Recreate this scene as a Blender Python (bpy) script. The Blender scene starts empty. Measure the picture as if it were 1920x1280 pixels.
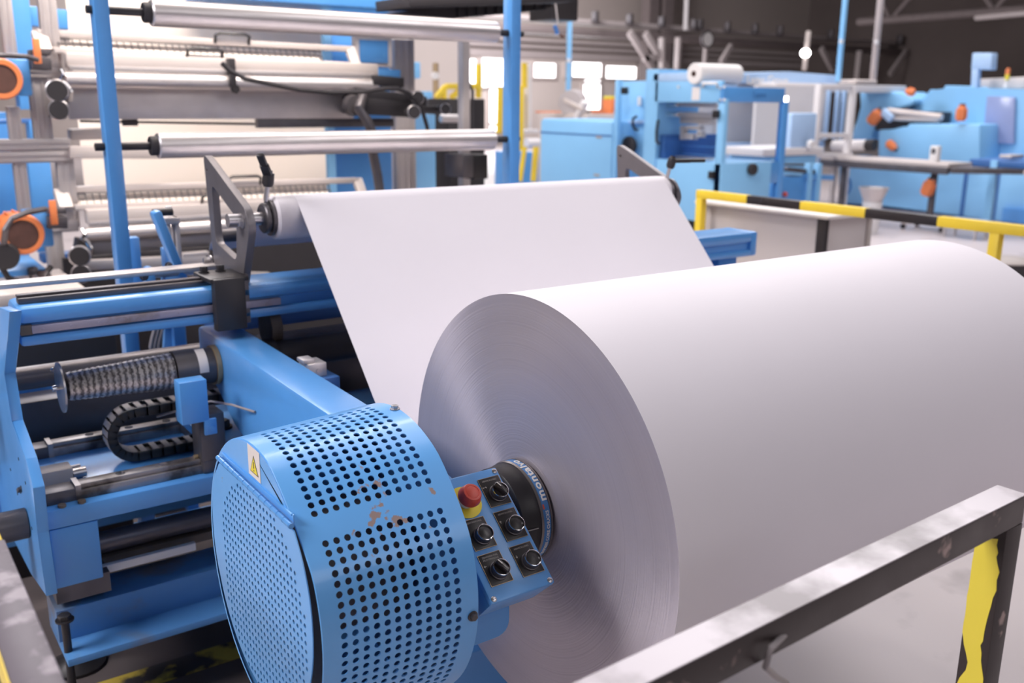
import bpy, bmesh, math, random
from mathutils import Vector, Matrix
random.seed(7)
C = bpy.context.scene.collection
H = 1.45                      # camera height; the builders below use heights measured from the lens
PI = math.pi
R = math.radians
# ---------------------------------------------------------------- camera
FPX, PITCH, ROLL, YAW = 1786.95, R(14.2306), R(0.53122), R(54.582)
Fv = Vector((math.cos(YAW)*math.cos(PITCH), math.sin(YAW)*math.cos(PITCH), -math.sin(PITCH)))
R0 = Vector((math.sin(YAW), -math.cos(YAW), 0)); U0 = R0.cross(Fv)
Rv = R0*math.cos(ROLL)+U0*math.sin(ROLL); Uv = U0*math.cos(ROLL)-R0*math.sin(ROLL)
def ray(u, v): return Fv+Rv*((u-960)/FPX)-Uv*((v-640)/FPX)
def PX(u, v, x): r = ray(u, v); return r*(x/r.x)
def PY(u, v, y): r = ray(u, v); return r*(y/r.y)
def PZ(u, v, z): r = ray(u, v); return r*(z/r.z)
cam = bpy.data.cameras.new('camera'); co = bpy.data.objects.new('camera', cam); C.objects.link(co)
m = Matrix((Rv, Uv, -Fv)).transposed().to_4x4(); m.translation = (0, 0, H); co.matrix_world = m
cam.sensor_width = 36; cam.lens = FPX/1920*36; cam.clip_end = 200; cam.clip_start = .02
cam.dof.use_dof = True; cam.dof.focus_distance = 1.60; cam.dof.aperture_fstop = 4.0
bpy.context.scene.camera = co
# ---------------------------------------------------------------- materials
MATS = {}
def mat(name, col, rough=.5, metal=0., noise=0., nscale=8., bump=0., bscale=60., coat=0., spec=.5, col2=None, mask=None, trans=0., emit=None, es=0., aniso=0.):
    m = bpy.data.materials.new(name); m.use_nodes = True; N = m.node_tree.nodes; L = m.node_tree.links
    b = N['Principled BSDF']; b.inputs['Base Color'].default_value = (*col, 1); b.inputs['Roughness'].default_value = rough
    b.inputs['Metallic'].default_value = metal; b.inputs['Coat Weight'].default_value = coat; b.inputs['Coat Roughness'].default_value = .15
    b.inputs['Specular IOR Level'].default_value = spec; b.inputs['Transmission Weight'].default_value = trans
    b.inputs['Anisotropic'].default_value = aniso
    if emit: b.inputs['Emission Color'].default_value = (*emit, 1); b.inputs['Emission Strength'].default_value = es
    tc = N.new('ShaderNodeTexCoord')
    if noise or col2:
        n = N.new('ShaderNodeTexNoise'); n.inputs['Scale'].default_value = nscale; n.inputs['Detail'].default_value = 5; L.new(tc.outputs['Object'], n.inputs['Vector'])
        mx = N.new('ShaderNodeMix'); mx.data_type = 'RGBA'; L.new(mx.outputs['Result'], b.inputs['Base Color'])
        mx.inputs['A'].default_value = (*col, 1)
        if col2:
            rp = N.new('ShaderNodeMapRange'); a, c = mask or (.5, .6); rp.inputs['From Min'].default_value = a; rp.inputs['From Max'].default_value = c
            L.new(n.outputs['Fac'], rp.inputs['Value']); L.new(rp.outputs['Result'], mx.inputs['Factor']); mx.inputs['B'].default_value = (*col2, 1)
        else:
            mx.inputs['A'].default_value = tuple(min(1, c*(1+noise)) for c in col)+(1,); mx.inputs['B'].default_value = tuple(c*(1-noise) for c in col)+(1,)
            L.new(n.outputs['Fac'], mx.inputs['Factor'])
        rr = N.new('ShaderNodeMapRange'); rr.inputs['To Min'].default_value = max(0, rough-.1); rr.inputs['To Max'].default_value = min(1, rough+.12)
        L.new(n.outputs['Fac'], rr.inputs['Value']); L.new(rr.outputs['Result'], b.inputs['Roughness'])
    if bump:
        n2 = N.new('ShaderNodeTexNoise'); n2.inputs['Scale'].default_value = bscale; n2.inputs['Detail'].default_value = 4; L.new(tc.outputs['Object'], n2.inputs['Vector'])
        bp = N.new('ShaderNodeBump'); bp.inputs['Strength'].default_value = bump; bp.inputs['Distance'].default_value = .002
        L.new(n2.outputs['Fac'], bp.inputs['Height']); L.new(bp.outputs['Normal'], b.inputs['Normal'])
    MATS[name] = m; return m
BL = (.13, .405, .85)
mat('blue_paint', (.09, .315, .72), .38, noise=.12, nscale=5, coat=.35, bump=.05, bscale=30)
mat('blue_drum', BL, .33, noise=.08, nscale=7, coat=.4, bump=.04, bscale=20)
mat('blue_far', (.25, .55, .88), .45, noise=.08, nscale=2)  # paler copy of the machine blue, light and distance haze put into it
mat('blue_dusty', (.09, .28, .62), .5, col2=(.20, .19, .20), nscale=6, mask=(.52, .72), bump=.1)
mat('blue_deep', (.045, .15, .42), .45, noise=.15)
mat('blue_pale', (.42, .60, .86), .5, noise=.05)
mat('paper', (.775, .74, .80), .6, spec=.35, noise=.025, nscale=3, bump=.03, bscale=90)
mat('paper_warm', (.90, .82, .76), .6, noise=.03, nscale=2)
mat('steel_black', (.035, .032, .036), .42, metal=.3, noise=.3, bump=.1)
mat('steel_plate', (.20, .185, .20), .42, metal=.65, noise=.2, nscale=14, bump=.08)
mat('steel_dark', (.12, .11, .12), .4, metal=.6, noise=.35, nscale=10, bump=.1)
mat('steel', (.50, .48, .50), .32, metal=.9, noise=.15, nscale=12)
mat('chrome', (.75, .74, .76), .12, metal=1.)
mat('aluminium', (.62, .58, .58), .42, metal=.75, noise=.12, nscale=10)
mat('alu_roller', (.60, .56, .56), .33, metal=.75, noise=.18, nscale=4, bump=.08, bscale=25)
mat('alu_profile', (.50, .46, .46), .5, metal=.4, noise=.1)
mat('grey_plastic', (.42, .38, .37), .6, noise=.1)
mat('pale_metal', (.60, .54, .52), .5, metal=.2, noise=.1, nscale=4)
mat('black_plastic', (.02, .018, .02), .35, noise=.2, bump=.05)
mat('black_rubber', (.025, .022, .026), .65, noise=.2)
mat('orange_paint', (.80, .24, .085), .4, noise=.15)
mat('rust_dark', (.10, .045, .035), .6, noise=.3, nscale=30)
mat('yellow_paint', (.80, .58, .045), .45, noise=.1, col2=None)
mat('yellow_chipped', (.86, .70, .07), .45, noise=.06)
mat('rail_top_sheen', (.56, .51, .56), .32, col2=(.17, .14, .155), nscale=9, mask=(.47, .66), coat=.4, bump=.15)  # pale base paints in the reflection; darker patches are random
mat('black_worn', (.055, .046, .048), .34, col2=(.36, .32, .34), nscale=11, mask=(.5, .78), coat=.3, bump=.1)
mat('rail_left', (.13, .11, .135), .5, col2=(.34, .30, .34), nscale=22, mask=(.5, .6), bump=.1)
mat('floor_dark', (.10, .08, .08), .75, noise=.3, nscale=4)  # tone of the painted shade under the unwind stand
mat('rail_steel', (.36, .33, .33), .4, metal=.6, col2=(.10, .085, .08), nscale=9, mask=(.5, .62), bump=.1)
mat('rail_light', (.36, .33, .42), .45, metal=.3, col2=(.2, .15, .12), nscale=12, mask=(.56, .7))
mat('black_gloss', (.03, .025, .027), .3, noise=.2, coat=.2)
mat('brown_black', (.032, .022, .022), .45, col2=(.35, .25, .23), nscale=16, mask=(.66, .72))
mat('red_plastic', (.62, .07, .045), .42, noise=.08)
mat('yellow_plastic', (.80, .66, .05), .5, noise=.05)
mat('white_plastic', (.80, .78, .78), .4, noise=.03)
mat('label_white', (.72, .66, .64), .5, noise=.05)
mat('grey_cabinet', (.52, .48, .49), .5, noise=.04, nscale=2)
mat('lid_white', (.74, .71, .72), .45, noise=.03)
mat('brass', (.45, .33, .20), .45, metal=.6, noise=.25)
mat('grime', (.12, .095, .08), .7, noise=.4, nscale=20, bump=.3)
mat('print_white', (.78, .75, .72), .5)
mat('print_grey', (.40, .37, .35), .5)
mat('print_blue', (.07, .22, .50), .4)
mat('print_red', (.60, .10, .06), .4)
mat('ring_band', (.18, .16, .16), .35, metal=.6)
mat('screen_blue', (.05, .17, .40), .25, noise=.1)
mat('wall_paint', (.38, .33, .31), .8, noise=.1, nscale=.4)
mat('wall_dark', (.13, .105, .10), .85, noise=.25, nscale=.5)  # lack of light on the right wall is put into this dark brown
mat('wall_light', (.62, .55, .52), .7, noise=.05, nscale=1)
mat('ceiling_dark', (.05, .04, .04), .9, noise=.2)
mat('truss', (.17, .14, .14), .6, noise=.15)
mat('pipe_pale', (.42, .37, .37), .5, noise=.1)
mat('window_glow', (.9, .9, .9), .5, emit=(1, .98, 1), es=3.2)
mat('lamp_glow', (.9, .9, .9), .5, emit=(1, .97, .95), es=14)
mat('tinted_pane', (.30, .36, .60), .2, noise=.1, nscale=3)
mat('glass', (.93, .95, .97), .04, trans=1.)
MATS['glass'].node_tree.nodes['Principled BSDF'].inputs['IOR'].default_value = 1.05
mat('cable_grey', (.30, .27, .28), .5)
mat('floor_tape', (.55, .40, .06), .7, col2=(.05, .04, .04), nscale=9, mask=(.45, .55))
mat('roller_sleeve', (.70, .66, .71), .5, col2=(.48, .44, .48), nscale=7, mask=(.5, .75))
m = mat('spiral_steel', (.4, .38, .4), .35, metal=.8); N = m.node_tree.nodes; L = m.node_tree.links; b = N['Principled BSDF']
tc = N.new('ShaderNodeTexCoord'); wv = N.new('ShaderNodeTexWave'); wv.bands_direction = 'X'; wv.inputs['Scale'].default_value = 22; wv.inputs['Distortion'].default_value = 3.5; wv.inputs['Detail Scale'].default_value = 6
L.new(tc.outputs['Object'], wv.inputs['Vector']); cr_ = N.new('ShaderNodeValToRGB'); cr_.color_ramp.elements[0].color = (.13, .12, .13, 1); cr_.color_ramp.elements[1].color = (.62, .59, .60, 1)
L.new(wv.outputs['Fac'], cr_.inputs['Fac']); L.new(cr_.outputs['Color'], b.inputs['Base Color'])
# concrete floor
m = mat('concrete', (.56, .50, .50), .42, noise=.08, nscale=.8, bump=.05, bscale=12)
N = m.node_tree.nodes; L = m.node_tree.links; b = N['Principled BSDF']
tc = N.new('ShaderNodeTexCoord'); n = N.new('ShaderNodeTexNoise'); n.inputs['Scale'].default_value = 3.1; n.inputs['Detail'].default_value = 8
L.new(tc.outputs['Object'], n.inputs['Vector'])
rp = N.new('ShaderNodeValToRGB'); rp.color_ramp.elements[0].position = .60; rp.color_ramp.elements[1].position = .72
rp.color_ramp.elements[0].color = (.57, .51, .52, 1); rp.color_ramp.elements[1].color = (.36, .32, .33, 1)
L.new(n.outputs['Fac'], rp.inputs['Fac']); L.new(rp.outputs['Color'], b.inputs['Base Color'])
# wound end of the roll: hundreds of concentric layers
m = mat('paper_layers', (.50, .455, .50), .36, metal=.45, aniso=.92); N = m.node_tree.nodes; L = m.node_tree.links; b = N['Principled BSDF']
tc = N.new('ShaderNodeTexCoord'); sx = N.new('ShaderNodeSeparateXYZ'); L.new(tc.outputs['Object'], sx.inputs[0])
cx = N.new('ShaderNodeCombineXYZ'); L.new(sx.outputs['Y'], cx.inputs['X']); L.new(sx.outputs['Z'], cx.inputs['Y'])
ln = N.new('ShaderNodeVectorMath'); ln.operation = 'LENGTH'; L.new(cx.outputs[0], ln.inputs[0])
n1 = N.new('ShaderNodeTexNoise'); n1.noise_dimensions = '1D'; n1.inputs['Scale'].default_value = 260; n1.inputs['Detail'].default_value = 6
L.new(ln.outputs['Value'], n1.inputs['W'])
n3 = N.new('ShaderNodeTexNoise'); n3.noise_dimensions = '1D'; n3.inputs['Scale'].default_value = 22; n3.inputs['Detail'].default_value = 4
L.new(ln.outputs['Value'], n3.inputs['W'])
mm = N.new('ShaderNodeMix'); mm.data_type = 'RGBA'; mm.inputs['A'].default_value = (.53, .48, .53, 1); mm.inputs['B'].default_value = (.41, .37, .42, 1)
ad = N.new('ShaderNodeMath'); ad.operation = 'MULTIPLY_ADD'; L.new(n1.outputs['Fac'], ad.inputs[0]); ad.inputs[1].default_value = .5
sc = N.new('ShaderNodeMath'); sc.operation = 'MULTIPLY'; sc.inputs[1].default_value = .5; L.new(n3.outputs['Fac'], sc.inputs[0]); L.new(sc.outputs[0], ad.inputs[2])
L.new(ad.outputs[0], mm.inputs['Factor']); L.new(mm.outputs['Result'], b.inputs['Base Color'])
bp = N.new('ShaderNodeBump'); bp.inputs['Strength'].default_value = .35; bp.inputs['Distance'].default_value = .0008
L.new(n1.outputs['Fac'], bp.inputs['Height']); L.new(bp.outputs['Normal'], b.inputs['Normal'])
tg = N.new('ShaderNodeTangent'); tg.direction_type = 'RADIAL'; tg.axis = 'X'; L.new(tg.outputs[0], b.inputs['Tangent'])
# drum paint: a scraped patch between the two perforated fields
m = MATS['blue_drum']; N = m.node_tree.nodes; L = m.node_tree.links; b = N['Principled BSDF']
tc = N.new('ShaderNodeTexCoord'); n = N.new('ShaderNodeTexNoise'); n.inputs['Scale'].default_value = 34; n.inputs['Detail'].default_value = 6
L.new(tc.outputs['Object'], n.inputs['Vector'])
SCR = N.new('ShaderNodeVectorMath'); SCR.operation = 'DISTANCE'; SCR.name = 'scr'; L.new(tc.outputs['Object'], SCR.inputs[0])
f = N.new('ShaderNodeMapRange'); f.inputs['From Min'].default_value = 0; f.inputs['From Max'].default_value = .11; f.inputs['To Min'].default_value = .13; f.inputs['To Max'].default_value = -.12
L.new(SCR.outputs['Value'], f.inputs['Value']); a = N.new('ShaderNodeMath'); a.operation = 'ADD'; L.new(n.outputs['Fac'], a.inputs[0]); L.new(f.outputs['Result'], a.inputs[1])
g = N.new('ShaderNodeMapRange'); g.inputs['From Min'].default_value = .61; g.inputs['From Max'].default_value = .64; L.new(a.outputs[0], g.inputs['Value'])
mx = N.new('ShaderNodeMix'); mx.data_type = 'RGBA'; old = b.inputs['Base Color'].links[0].from_socket; L.new(old, mx.inputs['A']); mx.inputs['B'].default_value = (.30, .22, .21, 1)
L.new(g.outputs['Result'], mx.inputs['Factor']); L.new(mx.outputs['Result'], b.inputs['Base Color'])
# ---------------------------------------------------------------- builders
ORG = {}
def V(*a): return Vector(a)
class MB:
    def __init__(s): s.b = bmesh.new()
    def _quad(s, vs, fs, bev=0, seg=2):
        v = [s.b.verts.new(p) for p in vs]; f = [s.b.faces.new([v[i] for i in q]) for q in fs]
        if bev:
            es = list({e for q in f for e in q.edges})
            bmesh.ops.bevel(s.b, geom=es, offset=bev, segments=seg, affect='EDGES', profile=.5)
        return v
    def box(s, x0, x1, y0, y1, z0, z1, bev=0):
        x0, x1 = sorted((x0, x1)); y0, y1 = sorted((y0, y1)); z0, z1 = sorted((z0, z1))
        s._quad([(x, y, z) for x in (x0, x1) for y in (y0, y1) for z in (z0, z1)],
                [(0, 1, 3, 2), (4, 6, 7, 5), (0, 4, 5, 1), (2, 3, 7, 6), (0, 2, 6, 4), (1, 5, 7, 3)], bev)
        return s
    def bar(s, p, q, w, h, bev=0, up=None):
        p, q = Vector(p), Vector(q); d = (q-p).normalized(); up = Vector(up or (0, 0, 1))
        if abs(d.dot(up)) > .95: up = Vector((0, 1, 0))
        a = d.cross(up).normalized(); c = a.cross(d)
        s._quad([o+a*(w/2*i)+c*(h/2*j) for o in (p, q) for i in (-1, 1) for j in (-1, 1)],
                [(0, 2, 3, 1), (4, 5, 7, 6), (0, 1, 5, 4), (2, 6, 7, 3), (0, 4, 6, 2), (1, 3, 7, 5)], bev)
        return s
    def prism(s, pts, axis, a, b, bev=0):
        # pts are (y,z) for axis X, (x,z) for Y, (x,y) for Z
        def P(t, q): return (t, *q) if axis == 'X' else ((q[0], t, q[1]) if axis == 'Y' else (q[0], q[1], t))
        n = len(pts); v = [s.b.verts.new(P(t, q)) for t in (a, b) for q in pts]
        f = [s.b.faces.new(v[:n]), s.b.faces.new(v[n:][::-1])]+[s.b.faces.new((v[i], v[n+i], v[n+(i+1) % n], v[(i+1) % n])) for i in range(n)]
        if bev:
            es = list({e for q in f for e in q.edges}); bmesh.ops.bevel(s.b, geom=es, offset=bev, segments=2, affect='EDGES', profile=.5)
        return s
    def lathe(s, prof, c, axis=(1, 0, 0), n=32, close=True):
        # prof: (distance along axis, radius)
        c = Vector(c); ax = Vector(axis).normalized(); u = ax.orthogonal().normalized(); w = ax.cross(u); rings = []
        for t, r in prof:
            if r < 1e-6: rings.append([s.b.verts.new(c+ax*t)])
            else: rings.append([s.b.verts.new(c+ax*t+(u*math.cos(2*PI*k/n)+w*math.sin(2*PI*k/n))*r) for k in range(n)])
        for A, B in zip(rings, rings[1:]):
            for k in range(n):
                k2 = (k+1) % n
                if len(A) == 1 and len(B) == 1: continue
                if len(A) == 1: s.b.faces.new((A[0], B[k2], B[k]))
                elif len(B) == 1: s.b.faces.new((A[k], A[k2], B[0]))
                else: s.b.faces.new((A[k], A[k2], B[k2], B[k]))
        if close:
            for q in (rings[0], rings[-1]):
                if len(q) > 2: s.b.faces.new(q)
        return s
    def cyl(s, p, q, r, r2=None, n=28, ch=0):
        p, q = Vector(p), Vector(q); l = (q-p).length; r2 = r if r2 is None else r2
        pr = [(0, r-ch), (ch, r), (l-ch, r2), (l, r2-ch)] if ch else [(0, r), (l, r2)]
        return s.lathe(pr, p, q-p, n)
    def pipe(s, p, q, r, ri, n=32):
        p, q = Vector(p), Vector(q); l = (q-p).length
        return s.lathe([(0, ri), (0, r), (l, r), (l, ri), (0, ri)], p, q-p, n, False)
    def tube(s, pts, r, n=8):
        pts = [Vector(p) for p in pts]; rings = []; u = None
        for i, p in enumerate(pts):
            d = (pts[min(i+1, len(pts)-1)]-pts[max(i-1, 0)]).normalized()
            u = (d.orthogonal() if u is None else u-d*u.dot(d)).normalized(); w = d.cross(u)
            rings.append([s.b.verts.new(p+(u*math.cos(2*PI*k/n)+w*math.sin(2*PI*k/n))*r) for k in range(n)])
        for A, B in zip(rings, rings[1:]):
            for k in range(n): s.b.faces.new((A[k], A[(k+1) % n], B[(k+1) % n], B[k]))
        s.b.faces.new(rings[0][::-1]); s.b.faces.new(rings[-1]); return s
    def hexbolt(s, p, ax, r=.008, h=.006, washer=True):
        p = Vector(p); ax = Vector(ax).normalized()
        if washer: s.lathe([(0, r*1.35), (h*.22, r*1.35)], p, ax, 20)
        s.lathe([(h*.2, r), (h*.9, r), (h, r*.85)], p, ax, 6); return s
    def build(s, name, mt, parent=None, label=None, smooth=40, kind=None):
        bmesh.ops.recalc_face_normals(s.b, faces=s.b.faces[:])
        root = parent
        while root is not None and root.parent is not None: root = root.parent
        if root is None or root.name not in ORG:
            vs = s.b.verts; o = Vector((sum(v.co.x for v in vs)/len(vs), sum(v.co.y for v in vs)/len(vs), min(v.co.z for v in vs)))
        else: o = ORG[root.name]
        for v in s.b.verts: v.co -= o
        me = bpy.data.meshes.new(name); s.b.to_mesh(me); s.b.free()
        me.materials.append(MATS[mt])
        for p in me.polygons: p.use_smooth = True
        me.set_sharp_from_angle(angle=R(smooth))
        ob = bpy.data.objects.new(name, me); C.objects.link(ob)
        if parent is not None: ob.parent = parent
        else: ob.location = o+V(0, 0, H); ORG[ob.name] = o
        if label: ob['label'] = label
        if kind: ob['kind'] = kind
        return ob
def T(name, label, cat, loc, group=None):
    o = bpy.data.objects.new(name, None); C.objects.link(o); loc = Vector(loc); o.empty_display_size = .05
    o.location = loc+V(0, 0, H); ORG[o.name] = loc; o['label'] = label; o['category'] = cat
    if group: o['group'] = group
    return o
def tag(o, label, cat, group=None, kind=None):
    o['label'] = label; o['category'] = cat
    if group: o['group'] = group
    if kind: o['kind'] = kind
    return o
def st(o): o['kind'] = 'structure'; return o
def kids(o): return [c for c in C.objects if c.parent == o]
def dup(o, delta, label=None, group=None, rot=None):
    c = o.copy(); C.objects.link(c); c.location = o.location+Vector(delta); ORG[c.name] = ORG.get(o.name, V(0, 0, 0))+Vector(delta)
    if rot: c.rotation_euler = rot
    if label: c['label'] = label
    if group: c['group'] = group
    for k in kids(o):
        d = k.copy(); C.objects.link(d); d.parent = c
        for g in kids(k):
            e = g.copy(); C.objects.link(e); e.parent = d
    return c
def curve_plate(outline, holes, frame, thick):
    """flat plate with round holes; outline/holes in 2D, frame = 4x4 placing it"""
    cu = bpy.data.curves.new('plate', 'CURVE'); cu.dimensions = '2D'; cu.fill_mode = 'BOTH'; cu.extrude = thick/2
    def poly(pts):
        sp = cu.splines.new('POLY'); sp.points.add(len(pts)-1)
        for p, q in zip(sp.points, pts): p.co = (q[0], q[1], 0, 1)
        sp.use_cyclic_u = True
    poly(outline)
    for (x, y, r) in holes: poly([(x+r*math.cos(2*PI*k/10), y+r*math.sin(2*PI*k/10)) for k in range(10)])
    ob = bpy.data.objects.new('plate', cu); C.objects.link(ob)
    me = bpy.data.meshes.new_from_object(ob.evaluated_get(bpy.context.evaluated_depsgraph_get())) if False else None
    dg = bpy.context.evaluated_depsgraph_get(); dg.update(); me = bpy.data.meshes.new_from_object(ob.evaluated_get(dg))
    mb = MB(); mb.b.from_mesh(me); mb.b.transform(frame); bpy.data.objects.remove(ob); bpy.data.curves.remove(cu); return mb
def text_mb(txt, size, frame, depth=.0004, spacing=1., bold=0.):
    cu = bpy.data.curves.new('t', 'FONT'); cu.body = txt; cu.size = size; cu.extrude = depth; cu.align_x = 'CENTER'; cu.align_y = 'CENTER'
    cu.space_character = spacing; cu.offset = bold; cu.resolution_u = 3
    ob = bpy.data.objects.new('t', cu); C.objects.link(ob); dg = bpy.context.evaluated_depsgraph_get(); dg.update()
    me = bpy.data.meshes.new_from_object(ob.evaluated_get(dg)); mb = MB(); mb.b.from_mesh(me)
    if callable(frame):
        for v in mb.b.verts: v.co = frame(v.co)
    else: mb.b.transform(frame)
    bpy.data.objects.remove(ob); bpy.data.curves.remove(cu); return mb
def frame(o, ex, ey, ez): 
    m = Matrix((Vector(ex), Vector(ey), Vector(ez))).transposed().to_4x4(); m.translation = Vector(o); return m
# ================================================================ the big paper roll and its web
CY, CZ, RR = 1.3223, -.7353, .40
X0, X1 = .9722, 2.272
roll = T('paper_roll', 'huge wound roll of white paper with its web running up to the guide roller', 'paper roll', (X0, CY, CZ))
mb = MB()
mb.lathe([(0, .0785), (0, .39), (.0012, RR), (X1-X0-.0012, RR), (X1-X0, .39), (X1-X0, .0785)], (X0, CY, CZ), (1, 0, 0), 200, False)
body = mb.build('wound_paper', 'paper', roll, smooth=60)
body.data.materials.append(MATS['paper_layers'])
for p in body.data.polygons:
    if abs(p.normal.x) > .9: p.material_index = 1
MB().pipe((X0-.001, CY, CZ), (X1+.001, CY, CZ), .0785, .074, 64).build('core_tube', 'brass', roll, label='brown cardboard core tube')
GY, GZ, GR = 2.360, -.300, .0555
n_ = V(0, -.7275, .6863)
ta = V(0, CY, CZ)-n_*RR; tb = V(0, GY, GZ)+n_*(GR+.0006)
prof = [ta.lerp(tb, k/6) for k in range(7)]
a0 = math.atan2(n_.z, n_.y)
for k in range(1, 15):
    a = a0+(R(73)-a0)*k/14; prof.append(V(0, GY+math.cos(a)*(GR+.0006), GZ+math.sin(a)*(GR+.0006)))
prof += [V(0, 2.70, -.345), V(0, 3.02, -.443), V(0, 3.05, -.46), V(0, 3.06, -.48)]
mb = MB(); th = .0008; rows = []
for i, p in enumerate(prof):
    d = (prof[min(i+1, len(prof)-1)]-prof[max(i-1, 0)]).normalized(); nn = V(0, d.z, -d.y)
    rows.append([mb.b.verts.new(V(x, q.y, q.z)) for q in (p, p-nn*-th) for x in (X0, X1)])
for A, B in zip(rows, rows[1:]):
    for i, j in ((0, 1), (1, 3), (3, 2), (2, 0)): mb.b.faces.new((A[i], A[j], B[j], B[i]))
mb.build('paper_web', 'paper', roll, smooth=60)
# ---------------------------------------------------------------- guide roller
def lever_at(x, tilt, parent, tip):
    mb = MB(); base = V(x, GY-.012, GZ+.045); top = V(x+.004, GY-.02, GZ+.085)
    mb.cyl(base, top, .006, n=14)
    s = mb.build('lever_stud', 'steel', parent)
    mb = MB(); hub0 = top-V(0, 0, .004); hub1 = hub0+tilt*.042
    mb.lathe([(0, .010), (.008, .0145), (.034, .0145), (.036, .009), (.042, .009), (.042, 0)], hub0, tilt, 20)
    q = hub0+tilt*.026; d = (tip-q)
    mb.bar(q+d*.06, q+d*.55, .024, .014, .005); mb.bar(q+d*.53, tip, .019, .012, .004)
    mb.build('lever_handle', 'steel_black', s)
gr = T('guide_roller', 'pale guide roller carrying the paper web, clamp levers at its ends', 'roller', (.92, GY, GZ))
mb = MB(); mb.lathe([(0, .04), (0, .050), (.006, GR), (1.375, GR), (1.38, .05), (1.38, .04)], (.915, GY, GZ), (1, 0, 0), 48)
mb.build('roller_tube', 'roller_sleeve', gr)
for xa_, xb_ in ((.80, .915), (2.295, 2.345)): MB().cyl((xa_, GY, GZ), (xb_, GY, GZ), .017, n=20).build('shaft', 'steel', gr)
for xs, tl, tp, sgn in ((.888, V(.12, -.05, 1).normalized(), PX(487, 289, .868), 1), (2.305, V(.25, -.1, 1).normalized(), PX(1320, 301, 2.46), -1)):
    mb = MB(); mb.lathe([(0, .018), (0, .036), (.003, .039), (.011, .039), (.012, .034), (.016, .034), (.017, .046), (.026, .046), (.028, .018)], (xs-.012*1+.014, GY, GZ), (1, 0, 0), 40)
    cc = mb.build('clamp_collar', 'steel_dark' if sgn > 0 else 'steel_plate', gr)
    lever_at(xs-.002+(.012 if sgn > 0 else 0), tl, cc, tp)
# ---------------------------------------------------------------- brackets
def rounded(pts, r, n=4):
    out = []; L_ = len(pts)
    for i in range(L_):
        p = Vector(pts[i]).to_3d(); a = Vector(pts[i-1]).to_3d(); c = Vector(pts[(i+1) % L_]).to_3d(); rr = min(r, (a-p).length*.45, (c-p).length*.45)
        A = p+(a-p).normalized()*rr; B = p+(c-p).normalized()*rr
        for k in range(n+1): t = k/n; q = A*(1-t)**2+p*2*t*(1-t)+B*t*t; out.append((q.x, q.y))
    return out
br = T('roller_bracket', 'dark steel bracket plate at the left end of the guide roller', 'bracket', (.85, 2.42, -.555), 'bracket plates of the guide roller')
k = 1.077
out = rounded([(2.628, -.150), (2.585, -.165), (2.330, -.272), (2.308, -.315), (2.40, -.50), (2.45, -.60), (2.52, -.60), (2.60, -.44)], .022)
hole = rounded([(2.578, -.225), (2.572, -.385), (2.415, -.415), (2.395, -.30)][::-1], .025)
def holed_prism(out, hole, x0, x1):
    """plate with a window, as a 2D filled curve"""
    cu = bpy.data.curves.new('plate', 'CURVE'); cu.dimensions = '2D'; cu.fill_mode = 'BOTH'; cu.extrude = abs(x1-x0)/2-.001; cu.bevel_depth = .001
    for pts in (out, hole, [(2.607+.006*math.cos(a), -.192+.006*math.sin(a)) for a in [k*PI/5 for k in range(10)]]):
        sp = cu.splines.new('POLY'); sp.points.add(len(pts)-1)
        for p, q in zip(sp.points, pts): p.co = (q[0], q[1], 0, 1)
        sp.use_cyclic_u = True
    ob = bpy.data.objects.new('plate', cu); C.objects.link(ob); dg = bpy.context.evaluated_depsgraph_get(); dg.update()
    me = bpy.data.meshes.new_from_object(ob.evaluated_get(dg)); mb = MB(); mb.b.from_mesh(me); mb.b.transform(frame(((x0+x1)/2, 0, 0), (0, 1, 0), (0, 0, 1), (1, 0, 0)))
    bpy.data.objects.remove(ob); return mb
holed_prism(out, hole, .836, .856).build('bracket_plate', 'steel_plate', br)
mb = MB(); mb.box(.738, .838, 2.335, 2.47, -.452, -.440, .003); mb.box(.744, .822, 2.320, 2.35, -.572, -.440, .003)
mb.build('clamp_block', 'steel_black', br)
mb = MB(); mb.prism([(2.352, -.44), (2.352, -.565), (2.40, -.44)], 'X', .830, .842); mb.build('gusset', 'steel_dark', br)
MB().hexbolt((.757, 2.440, -.44), (0, 0, 1), .010, .016).build('bolt', 'steel_black', br)
MB().hexbolt((.800, 2.440, -.44), (0, 0, 1), .010, .016).build('bolt', 'steel_black', br)
MB().hexbolt(PX(455, 416, .836), (-1, 0, 0), .012, .014).build('bolt', 'steel', br)
mb = MB(); q = PX(396, 487, .836); mb.hexbolt(q, (-1, 0, 0), .010, .022)
mb.build('stop_pin', 'steel', br)
mb = MB(); q = PX(428, 441, .90); mb.cyl((.858, q.y, q.z), (.965, q.y, q.z), .019, n=20); mb.build('spacer_rod', 'steel_dark', br)
dup(br, (1.485, 0, 0), 'dark steel bracket plate at the right end of the guide roller')
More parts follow.
